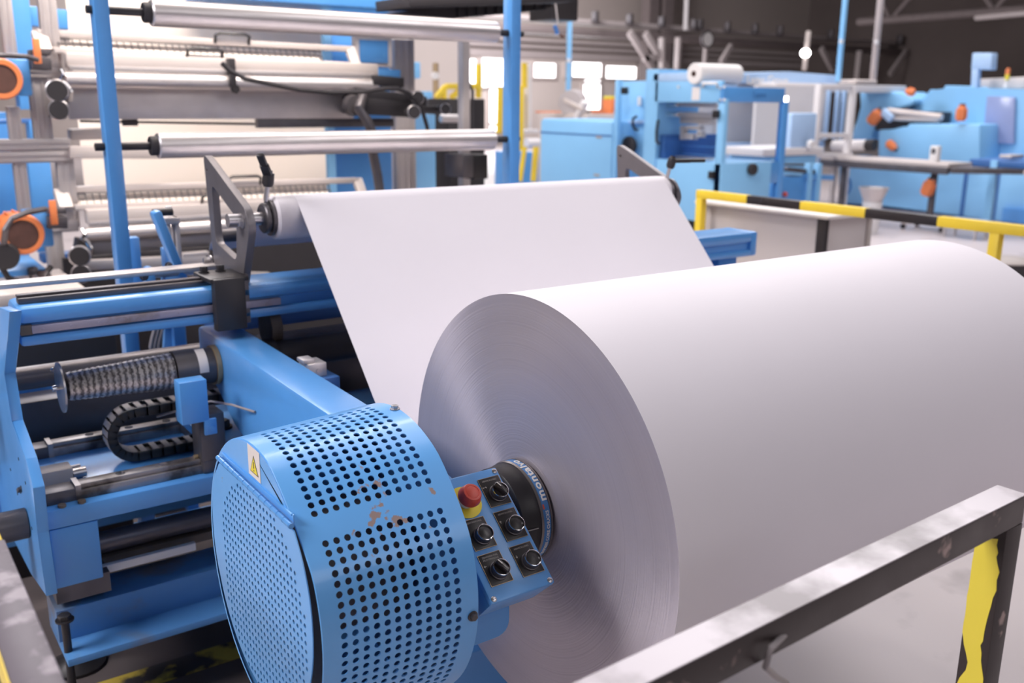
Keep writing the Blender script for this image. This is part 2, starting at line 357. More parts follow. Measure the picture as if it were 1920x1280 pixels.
# ================================================================ chuck in the core
ch = T('core_chuck', 'black core chuck with a printed blue and silver ring, gripping the roll core', 'core chuck', (.90, CY, CZ))
mb = MB(); mb.lathe([(0, .03), (0, .080), (.006, .0875), (.030, .089), (.034, .091), (.042, .091), (.042, .03)], (.902, CY, CZ), (1, 0, 0), 64)
mb.build('chuck_body', 'black_plastic', ch)
mb = MB(); mb.lathe([(0, .07), (0, .0925), (.0035, .0945), (.0035, .0935), (.0195, .0935), (.0195, .0945), (.023, .0945), (.0235, .0925), (.0235, .07)], (.944, CY, CZ), (1, 0, 0), 96)
ring = mb.build('label_ring', 'ring_band', ch, label='ring with a printed blue band')
MB().pipe((.9482, CY, CZ), (.9628, CY, CZ), .0938, .0930, 96).build('blue_band', 'print_blue', ring)
def ringmap(r, xc, th0, shift=1):
    def f(co):
        a = th0+co.x*shift/r; rad = r+co.z
        return V(xc-co.y, CY-rad*math.cos(a), CZ+rad*math.sin(a))
    return f
text_mb('montalvo', .0200, ringmap(.0941, .9555, R(64), 1.32), spacing=1.1, bold=.0005).build('lettering', 'print_white', ring)
text_mb('EXPRESS CORE CHUCKS', .0085, ringmap(.0941, .957, R(-8)), spacing=1.0, bold=.0002).build('lettering', 'print_white', ring)
mb = MB()
for a, b_ in ((-34, -14), (-56, -37)): pass
for k in range(9): 
    a = R(22+k*0.6); a2 = a+R(.6)
    mb._quad([(xx, CY-.0941*math.cos(t), CZ+.0941*math.sin(t)) for xx in (.9495, .953) for t in (a, a2)], [(0, 1, 3, 2)])
mb.build('red_mark', 'print_red', ring)
MB().cyl((.70, CY, CZ), (.905, CY, CZ), .045, n=40).build('spindle', 'steel_dark', ch)
mb = MB(); mb.bar((.9365, CY-.0915*math.cos(R(3)), CZ+.0915*math.sin(R(3))), (.902, CY-.089*math.cos(R(3)), CZ+.089*math.sin(R(3))), .0015, .0015); mb.build('seam', 'print_grey', ch)
# ================================================================ perforated brake guard
gd = T('brake_guard', 'blue perforated round guard with a hinged mesh door and a warning sticker', 'machine guard', (.4635, CY, CZ))
XL, XR = .4635, .7105
def rad(x, th):
    t = (x-XL)/(XR-XL); r = .231+(.2437-.231)*t; d = math.degrees(th)
    dip = (1-t)*.052*max(0, math.cos((d-50)/24*PI/2)) if abs(d-50) < 24 else 0
    dip2 = t*.018*max(0, math.cos((d-42)/16*PI/2)) if abs(d-42) < 16 else 0
    return r*(1-dip-dip2)
def sp(x, th, off=0): r = rad(x, th)+off; return V(x, CY-r*math.cos(th), CZ+r*math.sin(th))
xs = [XL+.001, .4745, .4878]+[.4878+.01636*i for i in range(1, 13)]+[.697, XR-.001]
ths = [98.9+3.6/2-3.607*k for k in range(16)]; tB = [36.4+1.81-3.63*k for k in range(31)]
grid = [238, 228, 218, 208, 198, 188, 183, 178, 172, 166, 160, 154, 148, 142, 136, 130, 124, 118, 112, 106]+ths+[42.3]+tB+[tB[-1]-(i+1)*6 for i in range(12)]
mb = MB(); b = mb.b; VC = {}
def gv(i, j):
    if (i, j) not in VC: VC[i, j] = b.verts.new(sp(xs[i], R(grid[j])))
    return VC[i, j]
HR = .0051
for j in range(len(grid)-1):
    holed = (20 <= j < 35) or (37 <= j < 66)
    for i in range(len(xs)-1):
        if holed and 2 <= i < 14:
            xa, xb, ta_, tb_ = xs[i], xs[i+1], R(grid[j]), R(grid[j+1]); xm, tm = (xa+xb)/2, (ta_+tb_)/2; r = rad(xm, tm)
            hr = HR*1.35 if (j, i) == (38, 12) else HR
            circ = [b.verts.new(sp(xm+hr*math.cos(q), tm+hr*math.sin(q)/r)) for q in [PI/4+kk*PI/6 for kk in range(12)]]
            inn = [b.verts.new(sp(xm+hr*math.cos(q), tm+hr*math.sin(q)/r, -.002)) for q in [PI/4+kk*PI/6 for kk in range(12)]]
            cs = [gv(i+1, j), gv(i, j), gv(i, j+1), gv(i+1, j+1)]
            for c in range(4):
                a0_, k0 = cs[c], c*3
                b.faces.new((a0_, cs[(c+1) % 4], circ[(k0+3) % 12], circ[(k0+2) % 12], circ[k0+1], circ[k0]))
            for kk in range(12): b.faces.new((circ[kk], circ[(kk+1) % 12], inn[(kk+1) % 12], inn[kk]))
        else: b.faces.new((gv(i, j), gv(i+1, j), gv(i+1, j+1), gv(i, j+1)))
# rolled rims at both ends
for ie, dx in ((0, -.001), (len(xs)-1, .001)):
    prev = None
    for j in range(len(grid)):
        th = R(grid[j]); p1 = b.verts.new(sp(xs[ie]+dx, th, -.0012)); p2 = b.verts.new(sp(xs[ie], th, -.004)); cur = (gv(ie, j), p1, p2)
        if prev: b.faces.new((prev[0], cur[0], cur[1], prev[1])); b.faces.new((prev[1], cur[1], cur[2], prev[2]))
        prev = cur
shell = mb.build('drum_shell', 'blue_drum', gd, smooth=30)
q = sp(.60, R(42))-ORG[gd.name]; MATS['blue_drum'].node_tree.nodes['scr'].inputs[1].default_value = q
mb = MB(); arc = [sp(XL+.0005, R(a), -.002) for a in range(46, 132, 3)]
hz = -.572
mb.prism([(p.y, p.z) for p in arc]+[(CY+math.sqrt(.229**2-(hz-CZ)**2), hz), (CY-math.sqrt(.222**2-(hz-CZ)**2), hz)], 'X', XL-.0008, XL+.0012)
mb.build('end_cap', 'blue_drum', gd)
# hinged door with square grid of small holes
DR = [(-200, .194), (-165, .190), (-129, .186), (-100, .185), (-70, .197), (-40, .202), (-16, .207), (6, .214), (21, .221), (45, .2265), (60, .228)]
DRL = [(120, .235), (135, .21), (147, .214), (155, .209), (169, .202), (180, .198), (195, .192)]
def lerpt(T_, a):
    for (a0, r0), (a1, r1) in zip(T_, T_[1:]):
        if a0 <= a <= a1: return r0+(r1-r0)*(a-a0)/(a1-a0)
    return T_[-1][1]
hz2 = hz-.007; outl = []
for a in list(range(-160, 60, 4)):
    r = lerpt(DR, a); outl.append((CY-r*math.cos(R(a)), CZ+r*math.sin(R(a))))
for a in range(196, 120, -3):
    r = lerpt(DRL, a); outl.insert(0, (CY-r*math.cos(R(a)), CZ+r*math.sin(R(a)))) if False else None
L2 = [(CY-lerpt(DRL, a)*math.cos(R(a)), CZ+lerpt(DRL, a)*math.sin(R(a))) for a in range(122, 196, 4)]
outl = [p for p in outl if p[1] < hz2-.002]; L2 = [p for p in L2 if p[1] < hz2-.002]
rr_ = lerpt(DR, 48); yR = CY-math.sqrt(rr_**2-(hz2-CZ)**2); yL = L2[0][0]-.006
outl = outl+[(yR, hz2), (yL, hz2)]+L2
hs = []
for i in range(-16, 17):
    for j in range(0, 32):
        y, z = 1.313+i*.0137, -.590-j*.0137
        if math.hypot(y-1.307, z+.745) < .178 and z < -.585 and y < 1.470: hs.append((y, z, .0037))
xd = XL-.0055
mb = curve_plate(outl, hs, frame((xd, 0, 0), (0, 1, 0), (0, 0, 1), (1, 0, 0)), .0016)
door = mb.build('mesh_door', 'blue_drum', gd, label='hinged door panel with small perforations')
mb = MB(); mb.cyl((xd-.003, 1.462, hz+.004), (xd-.003, 1.160, hz-.0), .0042, n=12)
for k in range(14):
    y = 1.452-k*.0222; mb.cyl((xd-.003, y, hz+.004-.0003*k), (xd-.003, y-.0012, hz+.004-.0003*k), .0046, n=12)
mb.build('hinge', 'blue_paint', gd)
mb = MB(); mb.box(XL-.0022, XL, 1.168, 1.458, hz-.001, hz+.012, .0008); mb.box(XL-.0035, XL-.0008, 1.172, 1.46, hz+.010, hz+.0125); mb.build('hinge_leaf', 'blue_drum', gd)
mb = MB(); r2 = .196
mb.lathe([(0, .03), (0, r2), (.003, r2), (.003, .03)], (XL+.035, CY, CZ), (1, 0, 0), 64, False); mb.build('brake_disc', 'steel_black', gd)
mb = MB(); mb.cyl((XL+.05, CY, CZ), (XR-.03, CY, CZ), .11, n=48, ch=.01); mb.build('brake_hub', 'steel_dark', gd)
for a, xx in ((89.2, .704), (-3.8, .700)):
    d = V(0, -math.cos(R(a)), math.sin(R(a))); MB().hexbolt(sp(xx, R(a)), d, .0062, .007).build('bolt', 'steel' if a > 0 else 'steel_dark', gd)
mb = MB(); mb.box(XR-.016, XR-.010, CY-.24, CY+.235, CZ-.23, CZ+.02); mb.b.free(); mb = MB()
mb.lathe([(0, .05), (0, .236), (.004, .236), (.004, .05)], (XR-.012, CY, CZ), (1, 0, 0), 64, False); mb.build('back_plate', 'blue_deep', gd)
# warning sticker
s_ = .0485; wy, wz = 1.3395, -.5335
def wf(dx): return frame((XL-.0012-dx, wy-s_/2-.001, wz+.002), (0, -1, -.02), (0, 0, 1), (-1, 0, 0))
def wq(pts, dx, name, mt, par):
    mb = MB(); f = wf(dx); mb.prism(pts, 'Z', 0, .0003); mb.b.transform(f); return mb.build(name, mt, par)
wl = wq([(-s_/2, -s_/2), (s_/2, -s_/2), (s_/2, s_/2), (-s_/2, s_/2)], .0, 'warning_label', 'label_white', gd)
wq([(-.0165, -.017), (.0165, -.017), (0, .0125)], .0003, 'triangle_border', 'black_plastic', wl)
wq([(-.0135, -.0152), (.0135, -.0152), (0, .0088)], .0006, 'triangle', 'yellow_plastic', wl)
mb = MB(); mb.prism([(-.0009, -.0085), (.0009, -.0085), (.0016, .002), (-.0016, .002)], 'Z', 0, .0003); mb.prism([(.0014*math.cos(a*PI/4), -.0118+.0014*math.sin(a*PI/4)) for a in range(8)], 'Z', 0, .0003)
mb.b.transform(wf(.0009)); mb.build('exclamation_mark', 'black_plastic', wl)
# ================================================================ control box
ld = V(0, -.165, -.137).normalized(); lx = V(1, 0, 0); ln_ = V(0, ld.z, -ld.y)  # outward normal of the lid
if ln_.z < 0: ln_ = -ln_
LO = V(.85, 1.238, -.596)
def lp(sx_, t, h=0): return LO+lx*sx_+ld*t+ln_*h
cb = T('control_box', 'blue slanted control box with red emergency stop and five black switches', 'control box', lp(-.06, .11, -.07))
def lbox(mb, s0, s1, t0, t1, h0, h1, bev=0, taper=0):
    vs = [lp(s+(taper if s == s0 else -taper)*(h == h0), t+(taper if t == t0 else -taper)*(h == h0), h) for s in (s0, s1) for t in (t0, t1) for h in (h0, h1)]
    mb._quad(vs, [(0, 1, 3, 2), (4, 6, 7, 5), (0, 4, 5, 1), (2, 3, 7, 6), (0, 2, 6, 4), (1, 5, 7, 3)], bev); return mb
lbox(MB(), -.1225, -.0015, .0015, .2195, -.012, 0, .0035).build('box_lid', 'blue_paint', cb)
lbox(MB(), -.1215, -.0025, .0025, .2185, -.066, -.0121, .002, .006).build('box_body', 'blue_paint', cb)
pr = [(x_, z_) for x_, z_ in rounded([(.735, -.70), (.83, -.70), (.83, -.868), (.735, -.868)], .028, 6)]
MB().prism(pr, 'Y', 1.168, 1.173).build('mounting_plate', 'blue_paint', cb)
for (s, t) in ((-.0085, .009), (-.009, .2135), (-.1155, .213), (-.115, .009)):
    mb = MB(); mb.lathe([(0, .0046), (.0008, .0046), (.0012, .0040)], lp(s, t), ln_, 18); sc = mb.build('screw', 'steel', cb)
    MB().bar(lp(s-.0032, t, .0013), lp(s+.0032, t, .0013), .0009, .0004, up=ln_).build('slot', 'black_plastic', sc)
W2, H2 = .0405, .0527
def arrow(mb, s, t, ds, dt, L_=.005):
    d = (lx*ds+ld*dt).normalized(); n2 = d.cross(ln_); c = lp(s, t, .0016)
    mb.bar(c-d*L_/2, c+d*L_*.2, .0011, .0002, up=ln_)
    v = [c+d*L_/2, c+n2*.0022, c-n2*.0022]; mb.b.faces.new([mb.b.verts.new(q) for q in v])
def plate(s, t, lines, arrows, kind):
    # s,t = centre of the plate
    pm = lbox(MB(), s-W2/2, s+W2/2, t-H2/2, t+H2/2, .0001, .0013, .0002).build('legend_plate', 'black_plastic', cb)
    mb = MB()
    for sgn in (-1, 1):
        mb.bar(lp(s+sgn*W2/2, t-H2/2, .0012), lp(s+sgn*W2/2, t+H2/2, .0012), .0006, .0008, up=ln_); mb.bar(lp(s-W2/2, t+sgn*H2/2, .0012), lp(s+W2/2, t+sgn*H2/2, .0012), .0006, .0008, up=ln_)
    mb.build('plate_edge', 'brass', pm)
    for i, tx in enumerate(lines):
        text_mb(tx, .0043, frame(lp(s, t-H2/2+.0055+i*.0047, .0015), lx, -ld, ln_), depth=.0001).build('legend_text', 'print_grey', pm)
    mb = MB()
    for a in arrows: arrow(mb, s+a[0], t+a[1], a[2], a[3])
    if arrows: mb.build('arrow_mark', 'print_grey', pm)
    else: mb.b.free()
    ks, kt = s+(.0025 if kind == 'sel' else .002), t+.006
    mb = MB(); mb.lathe([(0, .0155), (.004, .0155), (.0045, .0143), (.0148, .0141)], lp(ks, kt, .0013), ln_, 40, False)
    bz = mb.build('bezel', 'steel_dark', pm); mb = MB(); mb.lathe([(.0146, .0142), (.0158, .0140), (.0160, .0132), (.0154, .0124), (.0130, .0121)], lp(ks, kt, .0013), ln_, 40, False)
    mb.build('chrome_ring', 'chrome', pm)
    if kind == 'push':
        mb = MB(); mb.lathe([(0, .0121), (.002, .0121), (.0028, .011), (.0026, 0)], lp(ks, kt, .0125), ln_, 36, False); mb.build('button_cap', 'black_plastic', pm)
    else:
        mb = MB(); mb.lathe([(0, .0121), (.001, .0121), (.001, 0)], lp(ks, kt, .0125), ln_, 36, False)
        a = R(28); e = (ld*-math.cos(a)+lx*-math.sin(a)).normalized(); mb.bar(lp(ks, kt, .0185)-e*.0115, lp(ks, kt, .0185)+e*.0125, .0075, .011, .0015, up=ln_)
        kn = mb.build('selector_knob', 'black_gloss', pm)
        mb = MB(); mb.bar(lp(ks, kt, .0243)+e*.003, lp(ks, kt, .0243)+e*.0120, .0016, .0006, up=ln_); mb.build('pointer_line', 'print_white', pm)
plate(-.0270, .0445, ['ABWICKLUNG'], [(-.0125, -.010, 1, 0), (-.0165, -.010, -1, 0)], 'sel')
plate(-.0282, .1070, ['ABWICKLUNG'], [(-.0155, -.008, 0, -1), (.0125, -.012, 0, -1)], 'push')
plate(-.0885, .1070, ['ZENTRIERUNG'], [], 'push')
plate(-.0900, .1685, ['ZENTRIERUNG', 'MUTTERROLLE'], [(-.0155, -.007, -1, 0)], 'sel')
plate(-.0305, .1700, ['ABWICKLUNG'], [(-.0155, -.008, 0, 1), (.0125, -.012, 0, 1)], 'push')
mb = MB(); mb.lathe([(0, .0285), (.0012, .0285), (.0012, 0)], lp(-.0865, .0500, .0001), ln_, 40); es_ = mb.build('emergency_disc', 'yellow_plastic', cb, label='yellow disc under the red button')
mb = MB(); mb.lathe([(0, .0115), (.010, .0115), (.010, .009), (.016, .009)], lp(-.0865, .0500, .0013), ln_, 30); mb.build('button_collar', 'white_plastic', es_)
mb = MB(); mb.lathe([(0, .010), (.0005, .0185), (.004, .0195), (.015, .0165), (.018, .0145), (.0185, .0115), (.0180, .0110), (.0185, .0100), (.0185, 0)], lp(-.0865, .0500, .0165), ln_, 40); mb.build('stop_button', 'red_plastic', es_)
# ================================================================ unwind stand frame
uf = T('unwind_frame', 'blue welded unwind stand frame with long cross beam and low base beams', 'machine frame', (1.5, 2.4, -1.40))
mb = MB(); mb.box(.305, 2.765, 2.352, 2.50, -.506, -.466, .013); mb.box(.305, 2.765, 2.366, 2.50, -.535, -.500); mb.box(.305, 2.765, 2.352, 2.50, -.556, -.531, .008)
mb.build('cross_beam', 'blue_paint', uf)
mb = MB(); mb.prism([(2.352, -.466), (2.352, -.556), (2.50, -.556), (2.50, -.466)], 'X', 2.755, 2.79, .008); mb.build('end_cap', 'blue_paint', uf)
mb = MB(); mb.box(2.64, 2.74, 2.40, 2.47, -1.40, -.55, .006); mb.build('post', 'blue_paint', uf)
mb = MB(); mb.box(.33, .925, 2.348, 2.372, -.527, -.509, .002); 
for k in range(9): mb.lathe([(0, .0035), (.001, .003)], (.352+k*.062, 2.348, -.518), (0, -1, 0), 10)
mb.build('linear_rail', 'rail_light', uf)
MB().box(.306, .332, 2.350, 2.372, -.529, -.507, .001).build('rail_stop', 'grime', uf)
mb = MB(); mb.box(.315, .80, 2.395, 2.425, -.466, -.452, .002); mb.box(.315, .80, 2.41, 2.43, -.452, -.446, .002); mb.build('angle_bar', 'steel_dark', uf)
mb = MB(); mb.bar((.22, 2.60, -.452), (.84, 2.60, -.452), .06, .012, .002); mb.build('cover_strip', 'aluminium', uf)
# left side plate
xp = .27
pts = [(PX(u, v, xp).y, PX(u, v, xp).z) for u, v in ((-3, 576), (18, 584), (14, 640), (8, 700), (22, 790), (48, 860), (62, 915), (70, 1000), (87, 1118), (58, 1075), (20, 1000), (-30, 900), (-70, 800), (-60, 700))]
MB().prism(pts, 'X', xp, xp+.0235, .002).build('side_plate', 'blue_paint', uf)
for (u, v) in ((20, 880), (48, 905), (33, 925), (60, 990), (35, 860)):
    p = PX(u, v, xp); MB().cyl((xp-.001, p.y, p.z), (xp+.001, p.y, p.z), .004, n=12).build('bolt_hole', 'black_plastic', uf)
# bed
mb = MB(); mb.box(.294, 1.35, 2.205, 2.66, -.948, -.902, .003); mb.build('bed_plate', 'blue_paint', uf)
mb = MB(); mb.box(.297, .40, 2.207, 2.32, -1.095, -.950, .003); mb.build('bed_foot', 'blue_paint', uf)
def rail_(y0, nm):
    mb = MB(); mb.box(.30, .735, y0, y0+.052, -.902, -.880, .002); mb.box(.375, .735, y0+.008, y0+.044, -.880, -.868, .002); mb.box(.365, .377, y0-.002, y0+.054, -.902, -.866)
    r = mb.build(nm, 'rail_steel', uf); mb = MB(); mb.box(.30, .366, y0-.001, y0+.053, -.902, -.872, .002); mb.build('rail_end_block', 'steel_dark', r)
    for k in range(3): MB().lathe([(0, .011), (.001, .011)], (.47+k*.10, y0+.026, -.868), (0, 0, 1), 16).build('rail_cap', 'chrome', r)
rail_(2.235, 'guide_rail'); rail_(2.56, 'guide_rail')
mb = MB(); 
for x_ in (.33, .372): mb.cyl((x_, 2.215, -.903), (x_, 2.215, -.896), .009, n=16)
mb.build('oily_bolt', 'grime', uf)
# back sheet, dark tubes below the bed
MB().box(.10, 2.62, 2.85, 2.87, -1.25, -.76, .003).build('rear_sheet', 'blue_paint', uf)
MB().box(-.1, .66, 3.05, 3.10, -1.45, -.70, .003).build('rear_box', 'black_rubber', uf)
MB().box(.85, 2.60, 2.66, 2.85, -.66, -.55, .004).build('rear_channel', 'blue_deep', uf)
mb = MB(); mb.cyl((.10, 2.62, -.70), (2.62, 2.62, -.70), .030, n=24); mb.build('cross_tube', 'steel_dark', uf)
MB().box(.22, 2.62, 2.74, 2.84, -.96, -.80, .004).build('tray', 'steel_dark', uf)
mb = MB(); mb.cyl((.30, 2.33, -1.063), (2.6, 2.33, -1.063), .027, n=24); mb.build('lower_tube', 'steel_dark', uf)
mb = MB(); mb.box(.30, 1.6, 2.31, 2.36, -1.118, -1.095, .002); mb.build('grey_strip', 'grime', uf)
mb = MB(); mb.box(.39, .635, 2.27, 2.285, -1.118, -1.098, .001); mb.build('white_strip', 'white_plastic', uf)
mb = MB(); mb.box(.295, 2.7, 2.235, 2.36, -1.248, -1.165); mb.box(.295, 2.7, 2.145, 2.36, -1.262, -1.244, .002); mb.build('base_beam', 'blue_dusty', uf)
mb = MB(); mb.box(.294, 2.7, 2.20, 2.56, -1.166, -1.148, .002); mb.b.free()
mb = MB(); mb.box(.30, .42, 2.24, 2.55, -1.15, -1.10); mb.build('foot_block', 'steel_dark', uf)
MB().box(.86, 1.42, 1.52, 1.64, -1.34, -1.145, .006).build('front_cross_member', 'blue_paint', uf)
mb = MB(); mb.cyl((.304, 2.185, -1.385), (.304, 2.185, -1.165), .009, n=14); mb.hexbolt((.304, 2.185, -1.165), (0, 0, 1), .015, .016); mb.build('levelling_screw', 'steel_black', uf)
mb = MB(); mb.lathe([(0, .07), (.01, .07), (.03, .03), (.05, .02)], (.36, 2.46, -1.449), (0, 0, 1), 28); mb.cyl((.36, 2.46, -1.40), (.36, 2.46, -1.25), .014, n=14); mb.build('levelling_foot', 'steel_black', uf)
mb = MB(); mb.lathe([(0, .07), (.01, .07), (.03, .03), (.05, .02)], (2.5, 2.3, -1.449), (0, 0, 1), 28); mb.cyl((2.5, 2.3, -1.40), (2.5, 2.3, -1.25), .014, n=14); mb.build('levelling_foot', 'steel_black', uf)
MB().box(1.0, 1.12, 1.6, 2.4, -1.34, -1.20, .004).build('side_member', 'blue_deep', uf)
# right drive side tower that carries the far end of the roll
mb = MB(); mb.prism([(1.20, -.66), (1.44, -.62), (2.5, -.60), (2.5, -.75), (1.9, -.88), (1.25, -.88)], 'X', 2.36, 2.46, .006); mb.build('far_arm', 'blue_paint', uf)
# ---------------------------------------------------------------- carriage and swing arm
sa = T('swing_arm', 'sky blue box section arm running from the cross beam down behind the perforated guard', 'machine arm', (.8, 2.1, -.9))
mb = MB(); mb.prism([(2.50, -.592), (1.60, -.612), (1.36, -.66), (1.30, -.80), (1.36, -.93), (1.75, -.93), (2.02, -.855), (2.26, -.800), (2.36, -.72), (2.50, -.70)], 'X', .748, .845, .009)
mb.build('arm_beam', 'blue_paint', sa)
mb = MB(); mb.prism([(.700, 2.50), (.700, 2.36), (.722, 2.26), (.74, 2.10), (.90, 2.10), (.90, 2.60), (.70, 2.60)], 'Z', -.875, -.852, .002); mb.build('carriage_plate', 'blue_paint', sa)
mb = MB(); mb.box(.655, .695, 2.225, 2.30, -.90, -.865, .003); mb.box(.70, .86, 2.23, 2.62, -.90, -.874, .002); mb.build('rail_carriage', 'steel_dark', sa)
mb = MB(); mb.hexbolt((.765, 2.40, -.852), (0, 0, 1), .019, .022); mb.build('bolt', 'steel_black', sa)
mb = MB(); mb.cyl((.644, 2.26, -.865), (.654, 2.26, -.865), .006, n=12); mb.build('grease_nipple', 'brass', sa)
mb = MB(); mb.box(.603, .668, 2.19, 2.235, -.755, -.650, .003); mb.build('cover_box', 'blue_paint', sa)
mb = MB(); mb.box(.655, .685, 2.19, 2.20, -.79, -.75, .002); mb.lathe([(0, .006), (.004, .006)], (.674, 2.19, -.775), (0, -1, 0), 12); mb.build('cover_tab', 'blue_paint', sa)
MB().box(.655, .715, 2.225, 2.30, -.872, -.75, .003).build('cover_stay', 'steel_dark', sa)
# telescopic spindle cover
tc_ = T('spindle_cover', 'spiral steel telescopic cover between a round end disc and the blue arm', 'spindle cover', (.56, 2.36, -.665))
sc0 = V(.388, 2.36, -.665)
mb = MB(); pr = [(0, .020)]
for k in range(19):
    pr += [(.004+k*.0128, .0325+k*.0006), (.004+(k+1)*.0128-.001, .0352+k*.0006)]
mb.lathe(pr, sc0, (1, 0, 0), 36); mb.build('spiral_band', 'spiral_steel', tc_, smooth=15)
mb = MB(); mb.lathe([(0, .044), (0, .049), (.055, .049), (.058, .046), (.10, .046), (.10, .03)], (.638, 2.36, -.665), (1, 0, 0), 40); mb.build('sleeve', 'steel_dark', tc_)
MB().lathe([(0, .046), (0, .051), (.012, .051), (.012, .046)], (.735, 2.36, -.665), (1, 0, 0), 40).build('brass_ring', 'brass', tc_)
MB().lathe([(0, .008), (0, .060), (.004, .060), (.004, .008)], (.376, 2.36, -.665), (1, 0, 0), 48).build('end_disc', 'steel', tc_)
mb = MB(); mb.cyl((.36, 2.36, -.665), (.38, 2.36, -.665), .007, n=12); mb.hexbolt((.372, 2.40, -.63), (-1, 0, 0), .004, .006); mb.build('bolt', 'chrome', tc_)
mb = MB()
ca = [R(100+k*12) for k in range(8)]
vs0 = [V(.690, 2.36+.0495*math.cos(a), -.665+.0495*math.sin(a)) for a in ca]; vs1 = [V(.713, p.y, p.z) for p in vs0]
A = [mb.b.verts.new(p) for p in vs0]; B = [mb.b.verts.new(p) for p in vs1]
for i in range(7): mb.b.faces.new((A[i], A[i+1], B[i+1], B[i]))
mb.build('paper_tag', 'label_white', tc_)
rt = T('second_spindle', 'dark grimy spindle tube on the right of the blue arm, running under the web', 'spindle', (1.3, 2.36, -.665))
mb = MB(); mb.cyl((.85, 2.36, -.665), (.90, 2.36, -.665), .048, n=32); mb.cyl((.90, 2.36, -.665), (2.36, 2.36, -.665), .040, n=32); mb.build('tube', 'steel_black', rt)
mb = MB(); mb.lathe([(0, .02), (0, .052), (.03, .052), (.03, .02)], (.905, 2.42, -.60), (1, 0, 0), 24); mb.build('flange', 'grime', rt)
vb = T('valve_block', 'small grey valve block mounted on the right side of the blue arm', 'valve', (.885, 2.05, -.72))
p = PY(588, 690, 2.08)
mb = MB(); mb.box(p.x-.022, p.x+.026, 2.06, 2.12, p.z-.018, p.z+.016, .003); mb.box(p.x-.03, p.x-.0, 2.07, 2.11, p.z+.016, p.z+.026, .002); mb.build('block', 'aluminium', vb)
mb = MB(); mb.cyl((p.x-.046, 2.09, p.z-.008), (p.x-.022, 2.09, p.z-.008), .010, n=14); mb.lathe([(0, .006), (.003, .006)], (p.x+.004, 2.06, p.z-.002), (0, -1, 0), 14); mb.build('fitting', 'steel', vb)
MB().box(p.x-.01, p.x+.05, 2.04, 2.14, p.z-.05, p.z-.018, .003).build('mount', 'blue_deep', vb)
# ---------------------------------------------------------------- cable chain
cc_ = T('cable_chain', 'black plastic cable chain bent in a loop on the blue bed, with grey cross bars', 'cable chain', (.62, 2.40, -.90))
path = []; zt, zb, rr = -.768, -.884, .058; xc_ = .545
path = [V(x_, 2.42, zt) for x_ in (.83, .80, .77, .74, .71, .68, .65, .62, .59)]
path = [V(.545+.03*k, 2.42, zt) for k in range(9, 0, -1)]
for k in range(0, 11): a = PI/2+PI*k/10; path.append(V(xc_+rr*math.cos(a), 2.42, (zt+zb)/2+rr*math.sin(a)))
path += [V(.545+.03*k, 2.42, zb) for k in range(1, 6)]
for sy in (-.028, .028):
    mb = MB()
    for a, b_ in zip(path, path[1:]):
        e = (b_-a)*.14; mb.bar(a-e+V(0, sy, 0), b_+e+V(0, sy, 0), .006, .024, .002, up=(0, 0, 1) if abs((b_-a).normalized().z) < .9 else (1, 0, 0))
    mb.build('chain_side', 'black_plastic', cc_)
mb = MB()
for i, (a, b_) in enumerate(zip(path, path[1:])):
    c = (a+b_)/2; d = (b_-a).normalized(); nn = V(-d.z, 0, d.x)
    if i >= 18: nn = nn
    for sg in (-1, 1):
        q = c+nn*.0115*sg; mb.bar(q-V(0, .027, 0), q+V(0, .027, 0), .0145, .0025, up=nn)
mb.build('cross_bars', 'grey_plastic', cc_)
for dy, r_ in ((-.012, .006), (.005, .005), (.017, .005)):
    MB().tube([p+V(0, dy, 0) for p in path], r_, 8).build('cable', 'cable_grey', cc_)
mb = MB(); a, b_ = PY(395, 752, 2.25), PX(478, 772, .745)
cb2 = MB().tube([V(.60, 2.40, -.79), a, b_.lerp(a, .5)+V(0, 0, .004), b_], .003, 8).build('sensor_cable', 'cable_grey')
tag(cb2, 'thin grey sensor cable entering a hole in the blue arm', 'cable')
# small cylinder on side plate and grey shaft outside
pc = T('pneumatic_cylinder', 'small dusty grey pneumatic cylinder bolted inside the left side plate', 'cylinder', (.36, 2.4, -.9))
mb = MB(); mb.box(.294, .385, 2.36, 2.415, -.905, -.868, .003); mb.build('cylinder_body', 'grey_plastic', pc)
mb = MB(); mb.cyl((.385, 2.372, -.887), (.415, 2.372, -.887), .013, n=16); mb.cyl((.385, 2.40, -.887), (.408, 2.40, -.887), .011, n=16); mb.build('cylinder_rod', 'steel', pc)
mb = MB(); mb.hexbolt((.27, 2.36, -.895), (-1, 0, 0), .006, .008); mb.hexbolt((.27, 2.38, -.905), (-1, 0, 0), .006, .008); mb.build('bolt', 'steel_dark', pc)
mb = MB(); mb.cyl((.05, 2.32, -.965), (.27, 2.32, -.965), .036, n=28, ch=.003)
tag(mb.build('stub_shaft', 'steel_dark'), 'grey steel stub shaft sticking out left of the blue side plate', 'shaft')
# ================================================================ portal with two idler rollers
pf = T('roller_portal', 'blue portal of two tall posts that carries the bare silver idler rollers', 'roller stand', (1.5, 3.2, -1.44))
for (xx) in (.735, 2.262): MB().box(xx-.022, xx+.022, 3.17, 3.23, -1.45, 1.35, .003).build('post', 'blue_paint', pf)
MB().box(.713, 2.284, 3.17, 3.23, 1.32, 1.38, .003).build('top_beam', 'blue_paint', pf)
mb = MB(); mb.box(.70, 2.30, 3.15, 3.25, -1.452, -1.44); mb.build('foot_plate', 'blue_paint', pf)
zl, zu = -.1535, .2515
ir = T('idler_roller', 'bare silver idler roller between the blue posts, lower of the two', 'roller', (1.5, 3.2, zl), 'silver idler rollers on the portal')
mb = MB(); mb.lathe([(0, .025), (0, .036), (.004, .0405), (1.296, .0405), (1.30, .036), (1.30, .025)], (.872, 3.2, zl), (1, 0, 0), 48); mb.build('roller_tube', 'alu_roller', ir)
